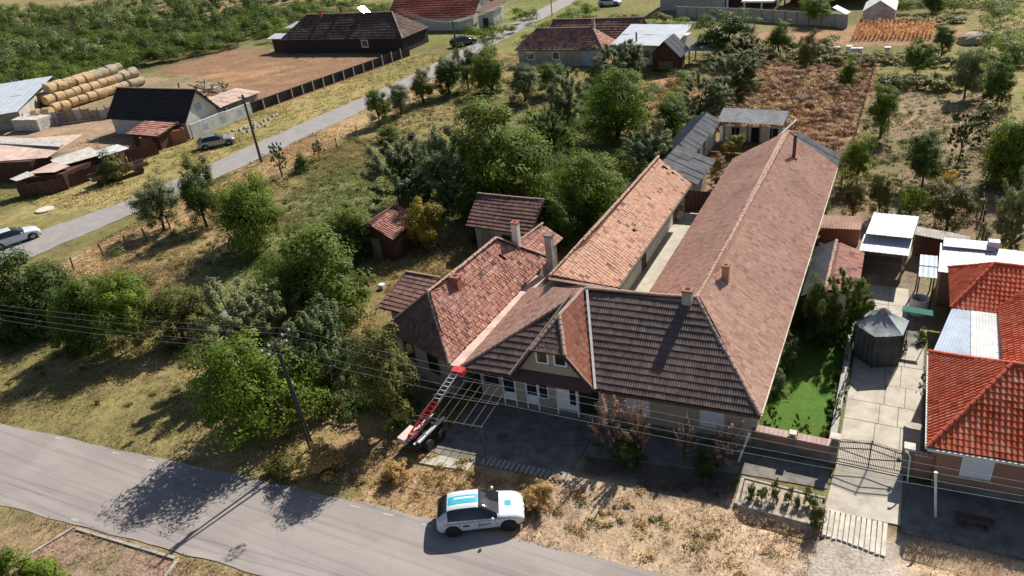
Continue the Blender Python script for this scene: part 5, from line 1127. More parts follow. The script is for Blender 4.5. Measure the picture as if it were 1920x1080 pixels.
# ================================================================== cars
def car_body(prof_z=1.0):
    st = [(-2.03, .60, .62, .66, .52), (-1.97, .84, .90, .79, .64), (-1.86, .93, 1.08, .84, .63), (-1.45, .965, 1.36, .865, .57), (-1.0, .96, 1.44, .875, .565),
          (-.45, .94, 1.45, .88, .57), (.0, .925, 1.42, .88, .57), (.42, .91, 1.25, .88, .62), (.92, .885, .985, .87, .70), (1.12, .87, .93, .865, .70), (1.55, .82, .885, .845, .62), (1.86, .70, .78, .79, .55), (2.03, .50, .53, .66, .45)]
    rows = []
    for (x, zb, zr, wb, wr) in st:
        end = abs(x) > 1.95
        rows.append([(x, wb*.86, .20+(.12 if end else 0)), (x, wb*.985, .34+(.08 if end else 0)), (x, wb*1.0, .34+(zb-.34)*.55), (x, wb*.985, zb), (x, wr, zr), (x, wr*.6, zr+.035*(1 if zr > 1 else .6)), (x, 0, zr+.05*(1 if zr > 1 else .6))])
    g = np.array(rows); S_ = 4
    def cr(P, t):
        n = len(P); i = int(min(max(math.floor(t), 0), n-2)); f = t-i; p = [P[max(i-1, 0)], P[i], P[i+1], P[min(i+2, n-1)]]
        return .5*((2*p[1])+(-p[0]+p[2])*f+(2*p[0]-5*p[1]+4*p[2]-p[3])*f*f+(-p[0]+3*p[1]-3*p[2]+p[3])*f**3)
    ns, nr = len(st), 7
    ts = np.linspace(0, ns-1, (ns-1)*S_+1); full = []
    for t in ts:
        row = np.array([cr(g[:, j], t) for j in range(nr)]); out = []
        for q in np.linspace(0, nr-1, (nr-1)*2+1): out.append(cr(row, q))
        out = np.array(out); mir = out[::-1][1:].copy(); mir[:, 1] *= -1; full.append(np.concatenate([out, mir]))
    return np.array(full), ts
CG, CTS = car_body()
def make_car(name, label, loc, rz, paint, glassm, sc=1.0, cat='car', livery=False, lx=1.0):
    t = thing(name, label, cat, loc, rz); t.scale = (sc*lx, sc, sc*.96)
    nS, nR = CG.shape[:2]; V = CG.reshape(-1, 3); parts = {'body': [], 'windscreen': [], 'rear_window': [], 'side_window': []}
    half = (nR-1)//2
    for i in range(nS-1):
        tm = (CTS[i]+CTS[i+1])/2
        for j in range(nR-1):
            jj = j if j < half else nR-2-j; q = (jj+.5)/2; key = 'body'
            if 3.0 < q < 4.0 and 3.1 < tm < 7.7 and True: key = 'side_window'
            if q > 4.0 and 6.1 < tm < 8.05: key = 'windscreen'
            if q > 4.0 and 1.3 < tm < 2.95: key = 'rear_window'
            k = i*nR+j; parts[key].append((k, k+nR, k+nR+1, k+1))
    for key, fs in parts.items():
        if key == 'side_window':
            for s_ in (1, -1):
                f2 = [f for f in fs if (V[f[0]][1] > 0) == (s_ > 0)]; o = MB().add([tuple(p) for p in V], f2).build('side_window', glassm, t, True, True)
        else: MB().add([tuple(p) for p in V], fs).build(key, paint if key == 'body' else glassm, t, True, True)
    MB().box(-1.95, 1.95, -.74, .74, .2, .3).build('underbody', M['tyre'], t, local=True)
    for x in (-1.27, 1.28):
        for s_ in (1, -1):
            MB().tube([(x, s_*.60, .33), (x, s_*.872, .33), (x, s_*.876, .33)], [.385, .385, .37], 24).build('wheel_arch', M['tyre'], t, True, True)
            wh = MB().tube([(x, s_*.66, .31), (x, s_*.89, .31), (x, s_*.905, .31)], [.31, .31, .28], 24).build('wheel', M['tyre'], t, True, True)
            MB().tube([(x, s_*.89, .31), (x, s_*.912, .31)], [.2, .19], 18).build('rim', M['rim'] if not livery else M['tyre'], wh, True, True)
    for s_ in (1, -1):
        MB().slab([(1.62, s_*.80, .70), (1.93, s_*.62, .62), (1.90, s_*.60, .74), (1.60, s_*.79, .80)], .05).build('headlight', M['lamp_clear'], t, local=True)
        MB().box(-2.01, -1.86, s_*.60-.16, s_*.60+.16+.05*s_, .66, .84).build('tail_light', M['lamp_red'], t, local=True)
        MB().tube([(.62, s_*.88, .98), (.60, s_*1.02, 1.0), (.60, s_*1.06, 1.0)], [.03, .085, .06], 10).build('mirror', paint, t, True, True)
        MB().box(-.35, -.15, s_*.885-.01, s_*.885+.01, .80, .83).build('door_handle', paint, t, local=True)
    MB().box(1.96, 2.04, -.5, .5, .36, .46).build('grille', M['tyre'], t, local=True)
    MB().box(2.0, 2.05, -.24, .24, .48, .56).build('number_plate', M['white_pvc'], t, local=True); MB().box(-2.05, -2.0, -.24, .24, .5, .58).build('number_plate', M['white_pvc'], t, local=True)
    if livery:
        def roofz(x, y):
            i = int(np.argmin(abs(CG[:, nR//2, 0]-x))); r = CG[i]; k = np.argsort(r[:, 1]); up = r[(nR//2-4):(nR//2+5)]; kk = np.argsort(up[:, 1]); return float(np.interp(y, up[kk, 1], up[kk, 2]))
        def patch(xs_, ys_, mat, nm, dz=.012):
            vs = [(x, y, roofz(x, y)+dz) for x in xs_ for y in ys_]; n_ = len(ys_)
            MB().add(vs, [(i*n_+j, (i+1)*n_+j, (i+1)*n_+j+1, i*n_+j+1) for i in range(len(xs_)-1) for j in range(n_-1)]).build(nm, mat, t, True, True)
        patch(np.linspace(-1.52, .06, 10), np.linspace(-.28, .22, 6), M['teal'], 'roof_stripe')
        patch(np.linspace(-1.1, -.15, 8), np.linspace(-.01, .09, 3), M['white_pvc'], 'roof_lettering', .018)
        patch(np.linspace(1.18, 1.46, 4), np.linspace(-.18, .12, 4), M['teal'], 'bonnet_badge')
        def sidey(x, z, s_):
            i = int(np.argmin(abs(CG[:, 0, 0]-x))); r = CG[i][:nR//2-3]; r = r[np.argsort(r[:, 2])]; return s_*float(np.interp(z, r[:, 2], r[:, 1]))
        for s_ in (1, -1):
            for (x0_, x1_) in ((-.98, -.92), (-.06, -.02), (.78, .70)):
                pts_ = [(x0_+(x1_-x0_)*q/8, sidey(x0_+(x1_-x0_)*q/8, .38+.5*q/8, s_)+s_*.004, .38+.5*q/8) for q in range(9)]; MB().tube(pts_, .008, 5).build('door_seam', M['dark_ink'], t, local=True)
            b = MB()
            for k in range(29):
                x = -1.62+.112*k
                for r_ in range(2):
                    if (k+r_) % 2: continue
                    z0 = .78+.055*r_; x1 = x+.112; vs = [(xx, sidey(xx, zz, s_)+s_*.008, zz) for xx, zz in ((x, z0), (x1, z0), (x1, z0+.055), (x, z0+.055))]; b.add(vs, [(0, 1, 2, 3)])
            b.build('chequer_band', M['blue_ink'], t, local=True)
            for (x0, x1, z0, z1, mt) in ((-.78, -.5, .56, .68, 'dark_ink'), (-.12, .5, .58, .66, 'blue_ink'), (-.06, .3, .52, .555, 'blue_ink')):
                n_ = 5; vs = []
                for k in range(n_+1):
                    xx = x0+(x1-x0)*k/n_; vs += [(xx, sidey(xx, z0, s_)+s_*.008, z0), (xx, sidey(xx, z1, s_)+s_*.008, z1)]
                MB().add(vs, [(2*k, 2*k+2, 2*k+3, 2*k+1) for k in range(n_)]).build('door_decal', M[mt], t, local=True)
    return t
pc1 = (G(852, 996)+G(958, 984))/2
dirv = G(958, 984)-G(852, 996); rz1 = math.atan2(dirv.y, dirv.x)
off = Vector((-math.sin(rz1), math.cos(rz1), 0))*.75
make_car('hatchback', 'white hatchback with teal roof stripe and chequer band parked on the verge', pc1+off+Vector((.08, -.22, .02)), rz1, M['car_white'], M['car_glass'], 1.0, livery=True)
make_car('white_sedan', 'white saloon car at the left edge on the side road', (-75.0, 36.6, .01), math.atan2(4.0, 1.6), M['car_white'], M['car_glass'], 1.05, lx=1.08)
make_car('parked_estate', 'dark silver car parked on the grass beside the side road', (-76.2, 64.4, 0), math.atan2(2.9, 2.6), M['car_silver'], M['car_glass'], 1.05, lx=1.05)
make_car('dark_car', 'dark car parked at the far end of the side road', (-70.8, 118.6, .01), math.atan2(3, 2), M['car_black'], M['car_glass'], 1.15)
make_car('far_silver_car', 'silver car parked by the far white wall at the top edge', (-55.6, 152.6, 0), 0.05, M['car_white'], M['car_glass'], 1.15)

# ================================================================== trees and plants
def leaves(C, Nrm, L, W, r, droop=0.0):
    n = len(C); a = r.normal(size=(n, 3)); a -= Nrm*np.sum(a*Nrm, 1, keepdims=True); a /= np.linalg.norm(a, axis=1, keepdims=True)+1e-9
    b = np.cross(Nrm, a); l = L*r.uniform(.65, 1.3, (n, 1)); w_ = W*r.uniform(.7, 1.3, (n, 1))
    V = np.stack([C+a*l*.5, C+b*w_*.5, C-a*l*.5, C-b*w_*.5], 1).reshape(-1, 3)
    return V, np.arange(4*n).reshape(-1, 4)
def crown_mesh(name, name_k, seed, H, R, z0, ncl, nlf, L, W, flat=1.0, spray=0.0, lobes=5, hollow=.35):
    r = np.random.default_rng(seed); zc = (z0+H)/2; hz = (H-z0)/2
    lob = r.normal(size=(lobes, 3)); lob /= np.linalg.norm(lob, axis=1, keepdims=True); lam = r.uniform(-.3, .32, lobes)
    K = int(r.integers(6, 11)); ld = r.normal(size=(K, 3)); ld /= np.linalg.norm(ld, axis=1, keepdims=True); ld[:, 2] = np.where(ld[:, 2] < -.3, -ld[:, 2]*.5, ld[:, 2])
    tight = name_k in ('round', 'grey'); lc = ld*r.uniform(.32, .55 if tight else .68, (K, 1)); lr = r.uniform(.28, .5, K); lc[0] = (0, 0, -.05); lr[0] = .62 if tight else .55
    pick = r.choice(K, ncl, p=lr**2/np.sum(lr**2)); d = r.normal(size=(ncl, 3)); d /= np.linalg.norm(d, axis=1, keepdims=True); d[:, 2] = np.where(d[:, 2] < -.55, -d[:, 2], d[:, 2])
    far = np.where(r.uniform(0, 1, ncl) < .1, r.uniform(1.1, 1.45, ncl), r.uniform(.55, 1.05, ncl))
    cc = lc[pick]+d*(lr[pick]*far)[:, None]; ext = np.quantile(np.hypot(cc[:, 0], cc[:, 1]), .96); cc[:, :2] *= .88/ext
    zl, zh = np.quantile(cc[:, 2], .03), np.quantile(cc[:, 2], .99); cc[:, 2] = (cc[:, 2]-zl)/(zh-zl)*1.86-.95
    CC = cc*np.array([R, R, hz])+np.array([0, 0, zc]); d = cc/(np.linalg.norm(cc, axis=1, keepdims=True)+1e-6)
    Cs = []; Ns = []; T = []
    for k in range(ncl):
        cr_ = R*r.uniform(.16, .30); m = int(nlf*r.uniform(.6, 1.4)); q = r.normal(size=(m, 3)); q /= np.linalg.norm(q, axis=1, keepdims=True)
        if spray > 0: ax = d[k]*np.array([1, 1, .6])+np.array([0, 0, .7]); ax /= np.linalg.norm(ax); tt = r.uniform(-.4, 1.6, m); pos = q*cr_*.45*r.uniform(.2, 1, (m, 1))+ax*tt[:, None]*cr_*spray
        else: pos = q*cr_*r.uniform(.35, 1, (m, 1))**.6*np.array([1, 1, .75])
        Cs.append(CC[k]+pos); nn = q*.7+d[k]*.35+np.array([0, 0, .55]); Ns.append(nn/np.linalg.norm(nn, axis=1, keepdims=True))
        T.append(np.clip(r.normal(.5, .2, m)+r.normal(0, .13), 0, 1))
    C = np.concatenate(Cs); N = np.concatenate(Ns); keep = C[:, 2] > .05; C, N, T = C[keep], N[keep], np.concatenate(T)[keep]
    V, Fq = leaves(C, N, L, W, r); return np_mesh(name, V, Fq, T), CC, d
def trunk_mesh(name, seed, H, z0, CC, r0, nb=9):
    r = random.Random(seed); b = MB(); fork = Vector((r.uniform(-.1, .1), r.uniform(-.1, .1), max(z0*1.05, .25)))
    b.tube([(0, 0, -.1), (fork.x*.4, fork.y*.4, fork.z*.5), fork], [r0*1.35, r0, r0*.9], 8)
    idx = r.sample(range(len(CC)), min(nb, len(CC)))
    for i in idx:
        e = Vector(CC[i]); m = fork.lerp(e, .5)+Vector((r.uniform(-.12, .12), r.uniform(-.12, .12), .1*H*.5)); b.tube([fork, m, e], [r0*.62, r0*.34, r0*.1], 6, cap=False)
    me = bpy.data.meshes.new(name); me.from_pydata(b.v, [], b.f); me.polygons.foreach_set('use_smooth', [True]*len(me.polygons)); return me
SPEC = {  # H, R, z0, clusters, leaves, leaf L, W, spray, trunk r, hollow
    'broad': (5.6, 3.2, 0.7, 190, 120, .165, .10, 0, .17, .35), 'round': (4.4, 2.1, .8, 120, 110, .145, .085, 0, .12, .3),
    'grey': (4.2, 2.2, .3, 170, 120, .16, .065, .4, .12, .3), 'bush': (2.2, 1.4, .0, 60, 80, .14, .08, 0, .06, .2),
    'sapling': (3.4, 1.25, .9, 55, 95, .17, .10, .3, .06, .25), 'dense': (5.2, 2.7, .2, 180, 120, .17, .10, 0, .16, .4),
    'twig': (1.8, .8, .1, 60, 60, .15, .035, 1.2, .03, .2), 'shrub': (1.0, .6, .0, 26, 50, .10, .05, .5, .02, .1)}
PROTO = {}
for k, sp_ in SPEC.items():
    for v_ in range(4 if k in ('round', 'grey', 'dense') else 2):
        me, CC, dd = crown_mesh('crown', k, hash(k) % 1 + sum(map(ord, k))+37*v_, sp_[0], sp_[1], sp_[2], sp_[3], sp_[4], sp_[5], sp_[6], spray=sp_[7], hollow=sp_[9])
        tm = trunk_mesh('trunk', v_+3, sp_[0], sp_[2], CC, sp_[8], 16 if k == 'twig' else 10); tm.materials.append(M['bark']); me.materials.append(M['lf_mid'])
        PROTO[(k, v_)] = (me, tm)
SEEN = {}
def plant(kind, bx, by, wpx, ytop, mat, label, name='tree', cat='tree', group=None, v=None, pos=None, R=None, H=None, lean=None):
    p = Vector(pos) if pos is not None else G(bx, by); sp_ = SPEC[kind]
    if R is None: dep = PR((p.x, p.y, 1.5))[2]; R = wpx/2*dep/F_PX
    if H is None: H = max(.4, HZ(p, ytop))
    v = random.randint(0, 3 if kind in ('round', 'grey', 'dense') else 1) if v is None else v
    t = thing(name, label, cat, p, random.uniform(0, 6.28), group); s_ = R/sp_[1]*1.04; t.scale = (s_, s_*random.uniform(.92, 1.08), H/sp_[0])
    t.rotation_euler = (random.uniform(-.07, .07), random.uniform(-.07, .07), random.uniform(0, 6.28)); me, tm = PROTO[(kind, v)]; c = bpy.data.objects.new('crown' if kind not in ('bush', 'shrub', 'twig') else 'foliage', me); col.objects.link(c); c.parent = t
    c.material_slots[0].link = 'OBJECT'; c.material_slots[0].material = M[mat]
    k = bpy.data.objects.new('trunk' if kind not in ('bush', 'shrub', 'twig') else 'stems', tm); col.objects.link(k); k.parent = t
    return t
TREES = [
 ('dense', 925, 172, 70, 95, 'lf_mid', 'green tree at the end of the street tree row near the meadow'),
 ('round', 985, 190, 70, 120, 'lf_grey', 'greyish tree on the meadow corner left of the brown-roofed house'),
 ('round', 1035, 175, 64, 118, 'lf_mid', 'tree right before the brown-roofed house window'),
 ('broad', 512, 796, 232, 632, 'lf_bright', 'large bright yellow-green tree by the corner pole'),
 ('round', 745, 800, 130, 612, 'lf_olive', 'green bushy tree right before the old house gable'),
 ('grey', 625, 735, 160, 585, 'lf_grey', 'grey-green tree between the corner pole and the old house'),
 ('grey', 475, 690, 190, 535, 'lf_grey', 'leafy grey-green tree beside the small grey hut'),
 ('round', 262, 648, 130, 515, 'lf_bright', 'light green tree with visible forked trunk on left verge'),
 ('round', 345, 640, 120, 545, 'lf_olive', 'thin yellowish tree between the hut and the forked tree'),
 ('dense', 170, 655, 130, 530, 'lf_mid', 'mid-green tree left of the forked tree'),
 ('dense', 92, 612, 160, 462, 'lf_dark', 'dark green tree at the left edge below the white saloon'),
 ('dense', 20, 640, 110, 555, 'lf_dark', 'low dark tree cut by the left edge'),
 ('dense', 605, 612, 215, 435, 'lf_mid', 'dense dark green tree clump in the middle of the meadow edge'),
 ('round', 545, 560, 110, 480, 'lf_mid', 'small green tree left of the dense meadow clump'),
 ('broad', 478, 468, 165, 332, 'lf_bright', 'round bright green tree standing alone on the meadow'),
 ('round', 388, 425, 85, 297, 'lf_dark', 'dark upright tree behind the round meadow tree'),
 ('round', 308, 432, 92, 340, 'lf_grey', 'silvery round tree on the fence line by the side road'),
 ('bush', 220, 338, 70, 282, 'lf_olive', 'pale green bush growing behind the timber cart'),
 ('round', 712, 233, 50, 166, 'lf_mid', 'nearest of the row of street trees on the side road'),
 ('round', 752, 214, 54, 158, 'lf_grey', 'second street tree of the side road row'),
 ('round', 795, 192, 58, 128, 'lf_olive', 'third street tree of the side road row, yellowish'),
 ('round', 843, 176, 66, 106, 'lf_dark', 'fourth street tree of the side road row, dark'),
 ('round', 878, 166, 50, 88, 'lf_dark', 'dark tree at the far end of the street tree row'),
 ('sapling', 530, 332, 32, 268, 'lf_grey', 'thin sapling behind the side road pole'),
 ('sapling', 600, 298, 24, 262, 'lf_grey', 'tiny sapling on the meadow fence line'),
 ('bush', 570, 320, 44, 286, 'lf_mid', 'small bush on the meadow fence line'),
 ('bush', 735, 262, 60, 235, 'lf_mid', 'low bush under the nearest street tree'),
 ('grey', 755, 400, 165, 268, 'lf_grey', 'grey-green tree at the meadow edge behind the garden shed'),
 ('grey', 850, 395, 130, 235, 'lf_grey', 'grey-green tree left of the tallest dark tree'),
 ('dense', 955, 392, 200, 190, 'lf_mid', 'tallest dark green tree behind the tiled shed'),
 ('dense', 890, 345, 110, 240, 'lf_dark', 'dark tree left of the tallest tree'),
 ('broad', 1105, 420, 160, 285, 'lf_bright', 'bright green tree leaning over the salmon roof'),
 ('round', 1045, 470, 85, 383, 'lf_mid', 'round green bush-like tree beside the slim concrete chimney'),
 ('round', 795, 465, 82, 374, 'lf_yellow', 'yellow-green tree right of the garden shed'),
 ('dense', 665, 478, 100, 385, 'lf_mid', 'dense bush tree left of the garden shed'),
 ('broad', 1160, 262, 145, 125, 'lf_bright', 'large round yellow-green tree in the middle back garden'),
 ('grey', 1065, 235, 100, 138, 'lf_grey', 'grey tree left of the large round back garden tree'),
 ('grey', 1030, 290, 90, 205, 'lf_mid', 'green tree below the grey back garden tree'),
 ('grey', 1222, 322, 112, 225, 'lf_grey', 'grey-leaved tree beside the grey sheet roof'),
 ('grey', 1360, 185, 115, 100, 'lf_grey', 'large grey-green tree left of the dry weeds'),
 ('grey', 1310, 222, 105, 142, 'lf_grey', 'grey-green tree before the back courtyard sheds'),
 ('round', 1262, 250, 70, 185, 'lf_mid', 'green tree left of the long grey shed'),
 ('round', 1360, 112, 110, 22, 'lf_mid', 'green tree in front of the concrete fence'),
 ('grey', 1395, 130, 100, 70, 'lf_olive', 'olive-toned tree right of the green fence tree'),
 ('grey', 1155, 150, 110, 82, 'lf_grey', 'grey tree in front of the silver roof'),
 ('bush', 1120, 160, 70, 110, 'lf_grey', 'grey bush below the brown-roofed house'),
 ('round', 1650, 258, 66, 160, 'lf_mid', 'green tree at the corner of the brown garden'),
 ('round', 1728, 352, 76, 250, 'lf_dark', 'dark round tree standing alone in the brown garden'),
 ('sapling', 1797, 302, 56, 216, 'lf_olive', 'thin sapling in the brown garden'),
 ('round', 1606, 345, 68, 255, 'lf_bright', 'yellow-green tree beside the far end of the long roof'),
 ('round', 1598, 405, 50, 340, 'lf_olive', 'small garden tree nearest the long roof'),
 ('round', 1648, 408, 50, 325, 'lf_olive', 'second small garden tree behind the silver shed roof'),
 ('bush', 1705, 410, 56, 342, 'lf_bright', 'third small bush behind the silver shed roof'),
 ('round', 1775, 430, 96, 340, 'lf_olive', 'spreading tree behind the corrugated fence roof'),
 ('bush', 1775, 350, 36, 316, 'lf_gold', 'small golden yellow bush in the brown garden'),
 ('dense', 1900, 345, 120, 185, 'lf_bright', 'large bright tree at the right edge above the garden'),
 ('grey', 1895, 470, 110, 330, 'lf_grey', 'grey-green tree at the right edge behind the silver roof'),
 ('round', 1808, 185, 62, 92, 'lf_grey', 'grey tree at the top of the brown garden'),
 ('round', 1868, 195, 70, 105, 'lf_mid', 'green tree right of the grey garden tree'),
 ('round', 1765, 105, 46, 46, 'lf_mid', 'small tree beside the dry maize'),
 ('round', 1715, 138, 54, 72, 'lf_mid', 'small tree below the dry maize plot'),
 ('round', 1460, 98, 58, 38, 'lf_mid', 'small tree left of the far garden plot'),
 ('bush', 1508, 128, 48, 62, 'lf_olive', 'bush right of the small far garden tree'),
 ('bush', 1590, 165, 58, 105, 'lf_mid', 'bush in front of the beehives'),
 ('round', 1530, 46, 70, -8, 'lf_bright', 'green tree over the concrete fence at the top'),
 ('round', 1745, 30, 50, -25, 'lf_dark', 'dark tree right of the greenhouse'),
 ('grey', 1580, 635, 100, 515, 'lf_mid', 'green tree beside the grey tent'),
 ('dense', 1530, 640, 80, 530, 'lf_dark', 'dark tree shading the top of the lawn'),
 ('bush', 1600, 570, 50, 520, 'lf_bright', 'bright bush against the tiled outbuilding'),
 ('bush', 75, 1105, 110, 1045, 'lf_bright', 'low leafy bush at the bottom left corner'),
 ('bush', 0, 1095, 100, 1050, 'lf_mid', 'second low bush cut by the bottom left corner'),
 ('bush', 90, 860-0, 1, 859, 'lf_mid', ''),
]
for row in TREES:
    if not row[-1]: continue
    kind = row[0]; isb = kind == 'bush'
    plant(*row, name='bush' if isb else 'tree', cat='bush' if isb else 'tree', v=1 if 'by the corner pole' in row[-1] else None)
SMALL = [
 ('twig', 1148, 845, 58, 750, 'lf_dry', 'bare pinkish shrub left of the first shuttered window'),
 ('twig', 1196, 852, 46, 756, 'lf_dry', 'bare pinkish shrub right below the first shuttered window'),
 ('twig', 1285, 862, 40, 794, 'lf_dry', 'small bare shrub left of the second shuttered window'),
 ('twig', 1356, 870, 56, 800, 'lf_dry', 'bare reddish shrub below the second shuttered window'),
 ('bush', 1175, 862, 70, 815, 'lf_dark', 'dark evergreen bush under the first shuttered window'),
 ('bush', 1330, 880, 60, 842, 'lf_dark', 'dark evergreen bush under the second shuttered window'),
 ('bush', 1408, 936, 22, 902, 'lf_mid', 'first small shrub from the left in the planter'),
 ('bush', 1428, 940, 22, 908, 'lf_mid', 'second small shrub from the left in the planter'),
 ('bush', 1450, 942, 22, 904, 'lf_olive', 'third small shrub from the left in the planter'),
 ('bush', 1478, 946, 18, 914, 'lf_olive', 'fourth small shrub from the left in the planter'),
 ('bush', 1495, 952, 18, 926, 'lf_olive', 'fifth small shrub from the left in the planter'),
 ('bush', 1518, 950, 28, 918, 'lf_mid', 'round green shrub at the right of the planter'),
 ('bush', 1527, 992, 40, 943, 'lf_dark', 'spiky dark plant clump at the planter corner'),
 ('bush', 1460, 735, 40, 695, 'lf_grey', 'flowering shrub along the house wall beside the lawn'),
 ('bush', 1475, 690, 40, 640, 'lf_grey', 'second flowering shrub along the house wall beside the lawn'),
 ('shrub', 1448, 790, 30, 745, 'lf_mid', 'climbing shrub at the front corner of the lawn'),
 ('shrub', 1588, 690, 20, 640, 'lf_grey', 'thin rose bush on the lawn divider, farther one'),
 ('shrub', 1580, 740, 20, 690, 'lf_grey', 'thin rose bush on the lawn divider, middle one'),
 ('shrub', 1572, 790, 22, 735, 'lf_grey', 'thin rose bush on the lawn divider, nearest one'),
 ('shrub', 1500, 815, 40, 780, 'lf_mid', 'rose bush behind the street wall pillar'),
 ('bush', 1520, 540, 44, 490, 'lf_olive', 'shrub between the long roof and the tiled outbuilding'),
 ('bush', 1540, 400, 40, 360, 'lf_grey', 'grey shrub at the long roof beside the brick shed'),
 ('bush', 1370, 292, 44, 252, 'lf_yellow', 'dry yellowish bush in the back courtyard'),
 ('bush', 1350, 320, 34, 290, 'lf_rust', 'rusty dry bush in the courtyard near the plank table'),
 ('bush', 1345, 355, 40, 325, 'lf_rust', 'dry weeds behind the courtyard gate'),
 ('bush', 610, 880, 100, 826, 'lf_straw', 'tall clump of dry weeds at the foot of the corner pole'),
 ('bush', 540, 885, 80, 850, 'lf_olive', 'half-dry weed clump left of the corner pole'),
 ('bush', 745, 900, 70, 870, 'lf_straw', 'dry weed clump at the end of the front pavement'),
 ('bush', 1010, 945, 60, 905, 'lf_straw', 'tall golden grass clump beside the white hatchback'),
 ('bush', 1725, 640, 24, 615, 'lf_mid', 'small potted plant right of the grey tent'),
 ('shrub', 1700, 660, 20, 640, 'lf_olive', 'second small potted plant right of the grey tent'),
 ('shrub', 1733, 720, 22, 690, 'lf_dark', 'dark flowering plant at the red house wall'),
 ('bush', 900, 455, 60, 430, 'lf_dark', 'dark bush between tiled shed and old house'),
]
for row in SMALL: plant(*row, name='shrub' if row[0] != 'twig' else 'bare_shrub', cat='shrub')
# yard shrub rows that read as single masses: thickets
def thicket(name, label, regions, mat, L, W, seed, dens=1.0):
    r = np.random.default_rng(seed); Cs = []; Ns = []; T = []
    for (poly, hmin, hmax, rad_, count) in regions:
        q = np.array(poly, float); lo, hi = q.min(0), q.max(0); k = 0
        while k < count:
            p = r.uniform(lo, hi)
            if sdist(p[None], poly)[0] < 0: continue
            k += 1; h = r.uniform(hmin, hmax); R_ = rad_*r.uniform(.7, 1.3); m = int(150*dens*r.uniform(.7, 1.3)); t0 = r.normal(.5, .24)
            sub = r.normal(size=(7, 3)); sub /= np.linalg.norm(sub, axis=1, keepdims=True); sub[:, 2] = abs(sub[:, 2])
            pick = r.integers(0, 7, m); d = r.normal(size=(m, 3)); d /= np.linalg.norm(d, axis=1, keepdims=True)
            C = (sub[pick]*.58+d*.42*r.uniform(.5, 1, (m, 1)))*np.array([R_, R_, h*.55])+np.array([p[0], p[1], h*.42]); keep = C[:, 2] > 0.05
            n = d*.6+sub[pick]*.5+np.array([0, 0, .5]); n /= np.linalg.norm(n, axis=1, keepdims=True); Cs.append(C[keep]); Ns.append(n[keep]); T.append(np.clip(r.normal(t0, .16, m), 0, 1)[keep])
    V, Fq = leaves(np.concatenate(Cs), np.concatenate(Ns), L, W, r); o = link(name, np_mesh(name, V, Fq, np.concatenate(T)), M[mat]); return tag(o, label, 'thicket' if 'weed' not in name else 'weeds', kind='stuff')
thicket('thicket', 'dense mixed green scrub beyond the straw stack', [([(-142, 82), (-133, 98), (-160, 116), (-230, 104), (-200, 78)], 2, 3.6, 2.4, 260), ([(-134, 101), (-124, 121), (-150, 140), (-180, 112), (-150, 100)], 2, 4, 2.6, 210), ([(-118, 121), (-98, 124), (-98, 150), (-140, 165), (-150, 138)], 2, 4.2, 2.6, 190)], 'lf_mid', .34, .2, 5, 2.2)
thicket('olive_scrub', 'yellow-green scrub patches along the far left hedgerows', [([(-190, 88), (-150, 92), (-160, 103), (-200, 100)], 1, 2, 2.0, 70), ([(-170, 104), (-130, 125), (-125, 150), (-170, 130)], 1.5, 3, 2.2, 70), ([(-112, 122), (-98, 124), (-104, 135), (-120, 135)], 1.5, 3.2, 2.2, 40), ([(-250, 100), (-200, 100), (-180, 125), (-300, 135)], 1.5, 3, 3, 120)], 'lf_olive', .34, .2, 6, 2.0)
thicket('orchard_rows', 'far orchard tree rows at the top left', [([(-330, 130), (-170, 112), (-165, 122), (-330, 150)], 3, 5, 3.0, 90), ([(-380, 170), (-180, 135), (-175, 150), (-380, 200)], 3, 5, 3.4, 100), ([(-420, 240), (-170, 165), (-150, 190), (-420, 300)], 3, 6, 4.0, 110)], 'lf_mid', .5, .34, 8, 2.6)
thicket('rust_scrub', 'reddish dry brush behind the far farmhouse', [([(-135, 135), (-112, 130), (-105, 150), (-135, 160)], 1, 2, 2.0, 60)], 'lf_rust', .5, .2, 9)
thicket('far_garden_scrub', 'mixed garden greenery around the far houses', [([(-74, 122), (-66, 121), (-64, 135), (-72, 150)], 1.5, 3, 2, 22), ([(-60, 112), (-54, 112), (-54, 140), (-60, 150)], 1.5, 3.2, 1.8, 36), ([(-52, 121), (-37, 120), (-30, 132), (-50, 138)], 1, 2.2, 1.8, 50), ([(-6, 137), (14, 131), (16, 150), (-6, 152)], 2, 4.4, 2, 60), ([(8, 104), (20, 100), (22, 132), (9, 128)], 1.5, 4, 2, 50), ([(-20, 152), (-2, 150), (0, 165), (-22, 165)], 1.5, 3, 2, 40), ([(-64, 118), (-57, 104), (-57, 98), (-61, 100)], 1.5, 3.5, 1.4, 14)], 'lf_mid', .27, .16, 10, 1.8)
thicket('far_garden_hedge', 'vines and hedge rows across the right gardens', [([(-19, 106), (7, 104), (7, 107.5), (-19, 109)], .8, 1.6, 1.0, 70), ([(-19, 109), (-9, 109), (-9, 117), (-19, 117)], .8, 2.2, 1.3, 30), ([(-3, 94), (9, 94), (9, 98), (-3, 98)], .8, 1.8, 1.0, 36), ([(-3, 125.5), (6, 129), (8, 131), (-2, 130)], .8, 1.6, 1.2, 24), ([(6.5, 64), (9.5, 64), (9.5, 92), (7.4, 92)], 1, 2.4, 1.2, 30)], 'lf_olive', .3, .17, 12)
thicket('back_garden_scrub', 'undergrowth beneath the trees of the back garden', [([(-40, 48), (-19, 51), (-19, 62), (-24, 80), (-34, 84), (-44, 62)], 1.2, 3.2, 1.7, 150), ([(-37, 84), (-22, 84), (-22, 100), (-37, 100)], .8, 2.4, 1.6, 40), ([(-24, 66), (-18.5, 66), (-17, 80), (-24, 92)], 1, 2.6, 1.4, 36)], 'lf_mid', .2, .12, 13, 2.0)
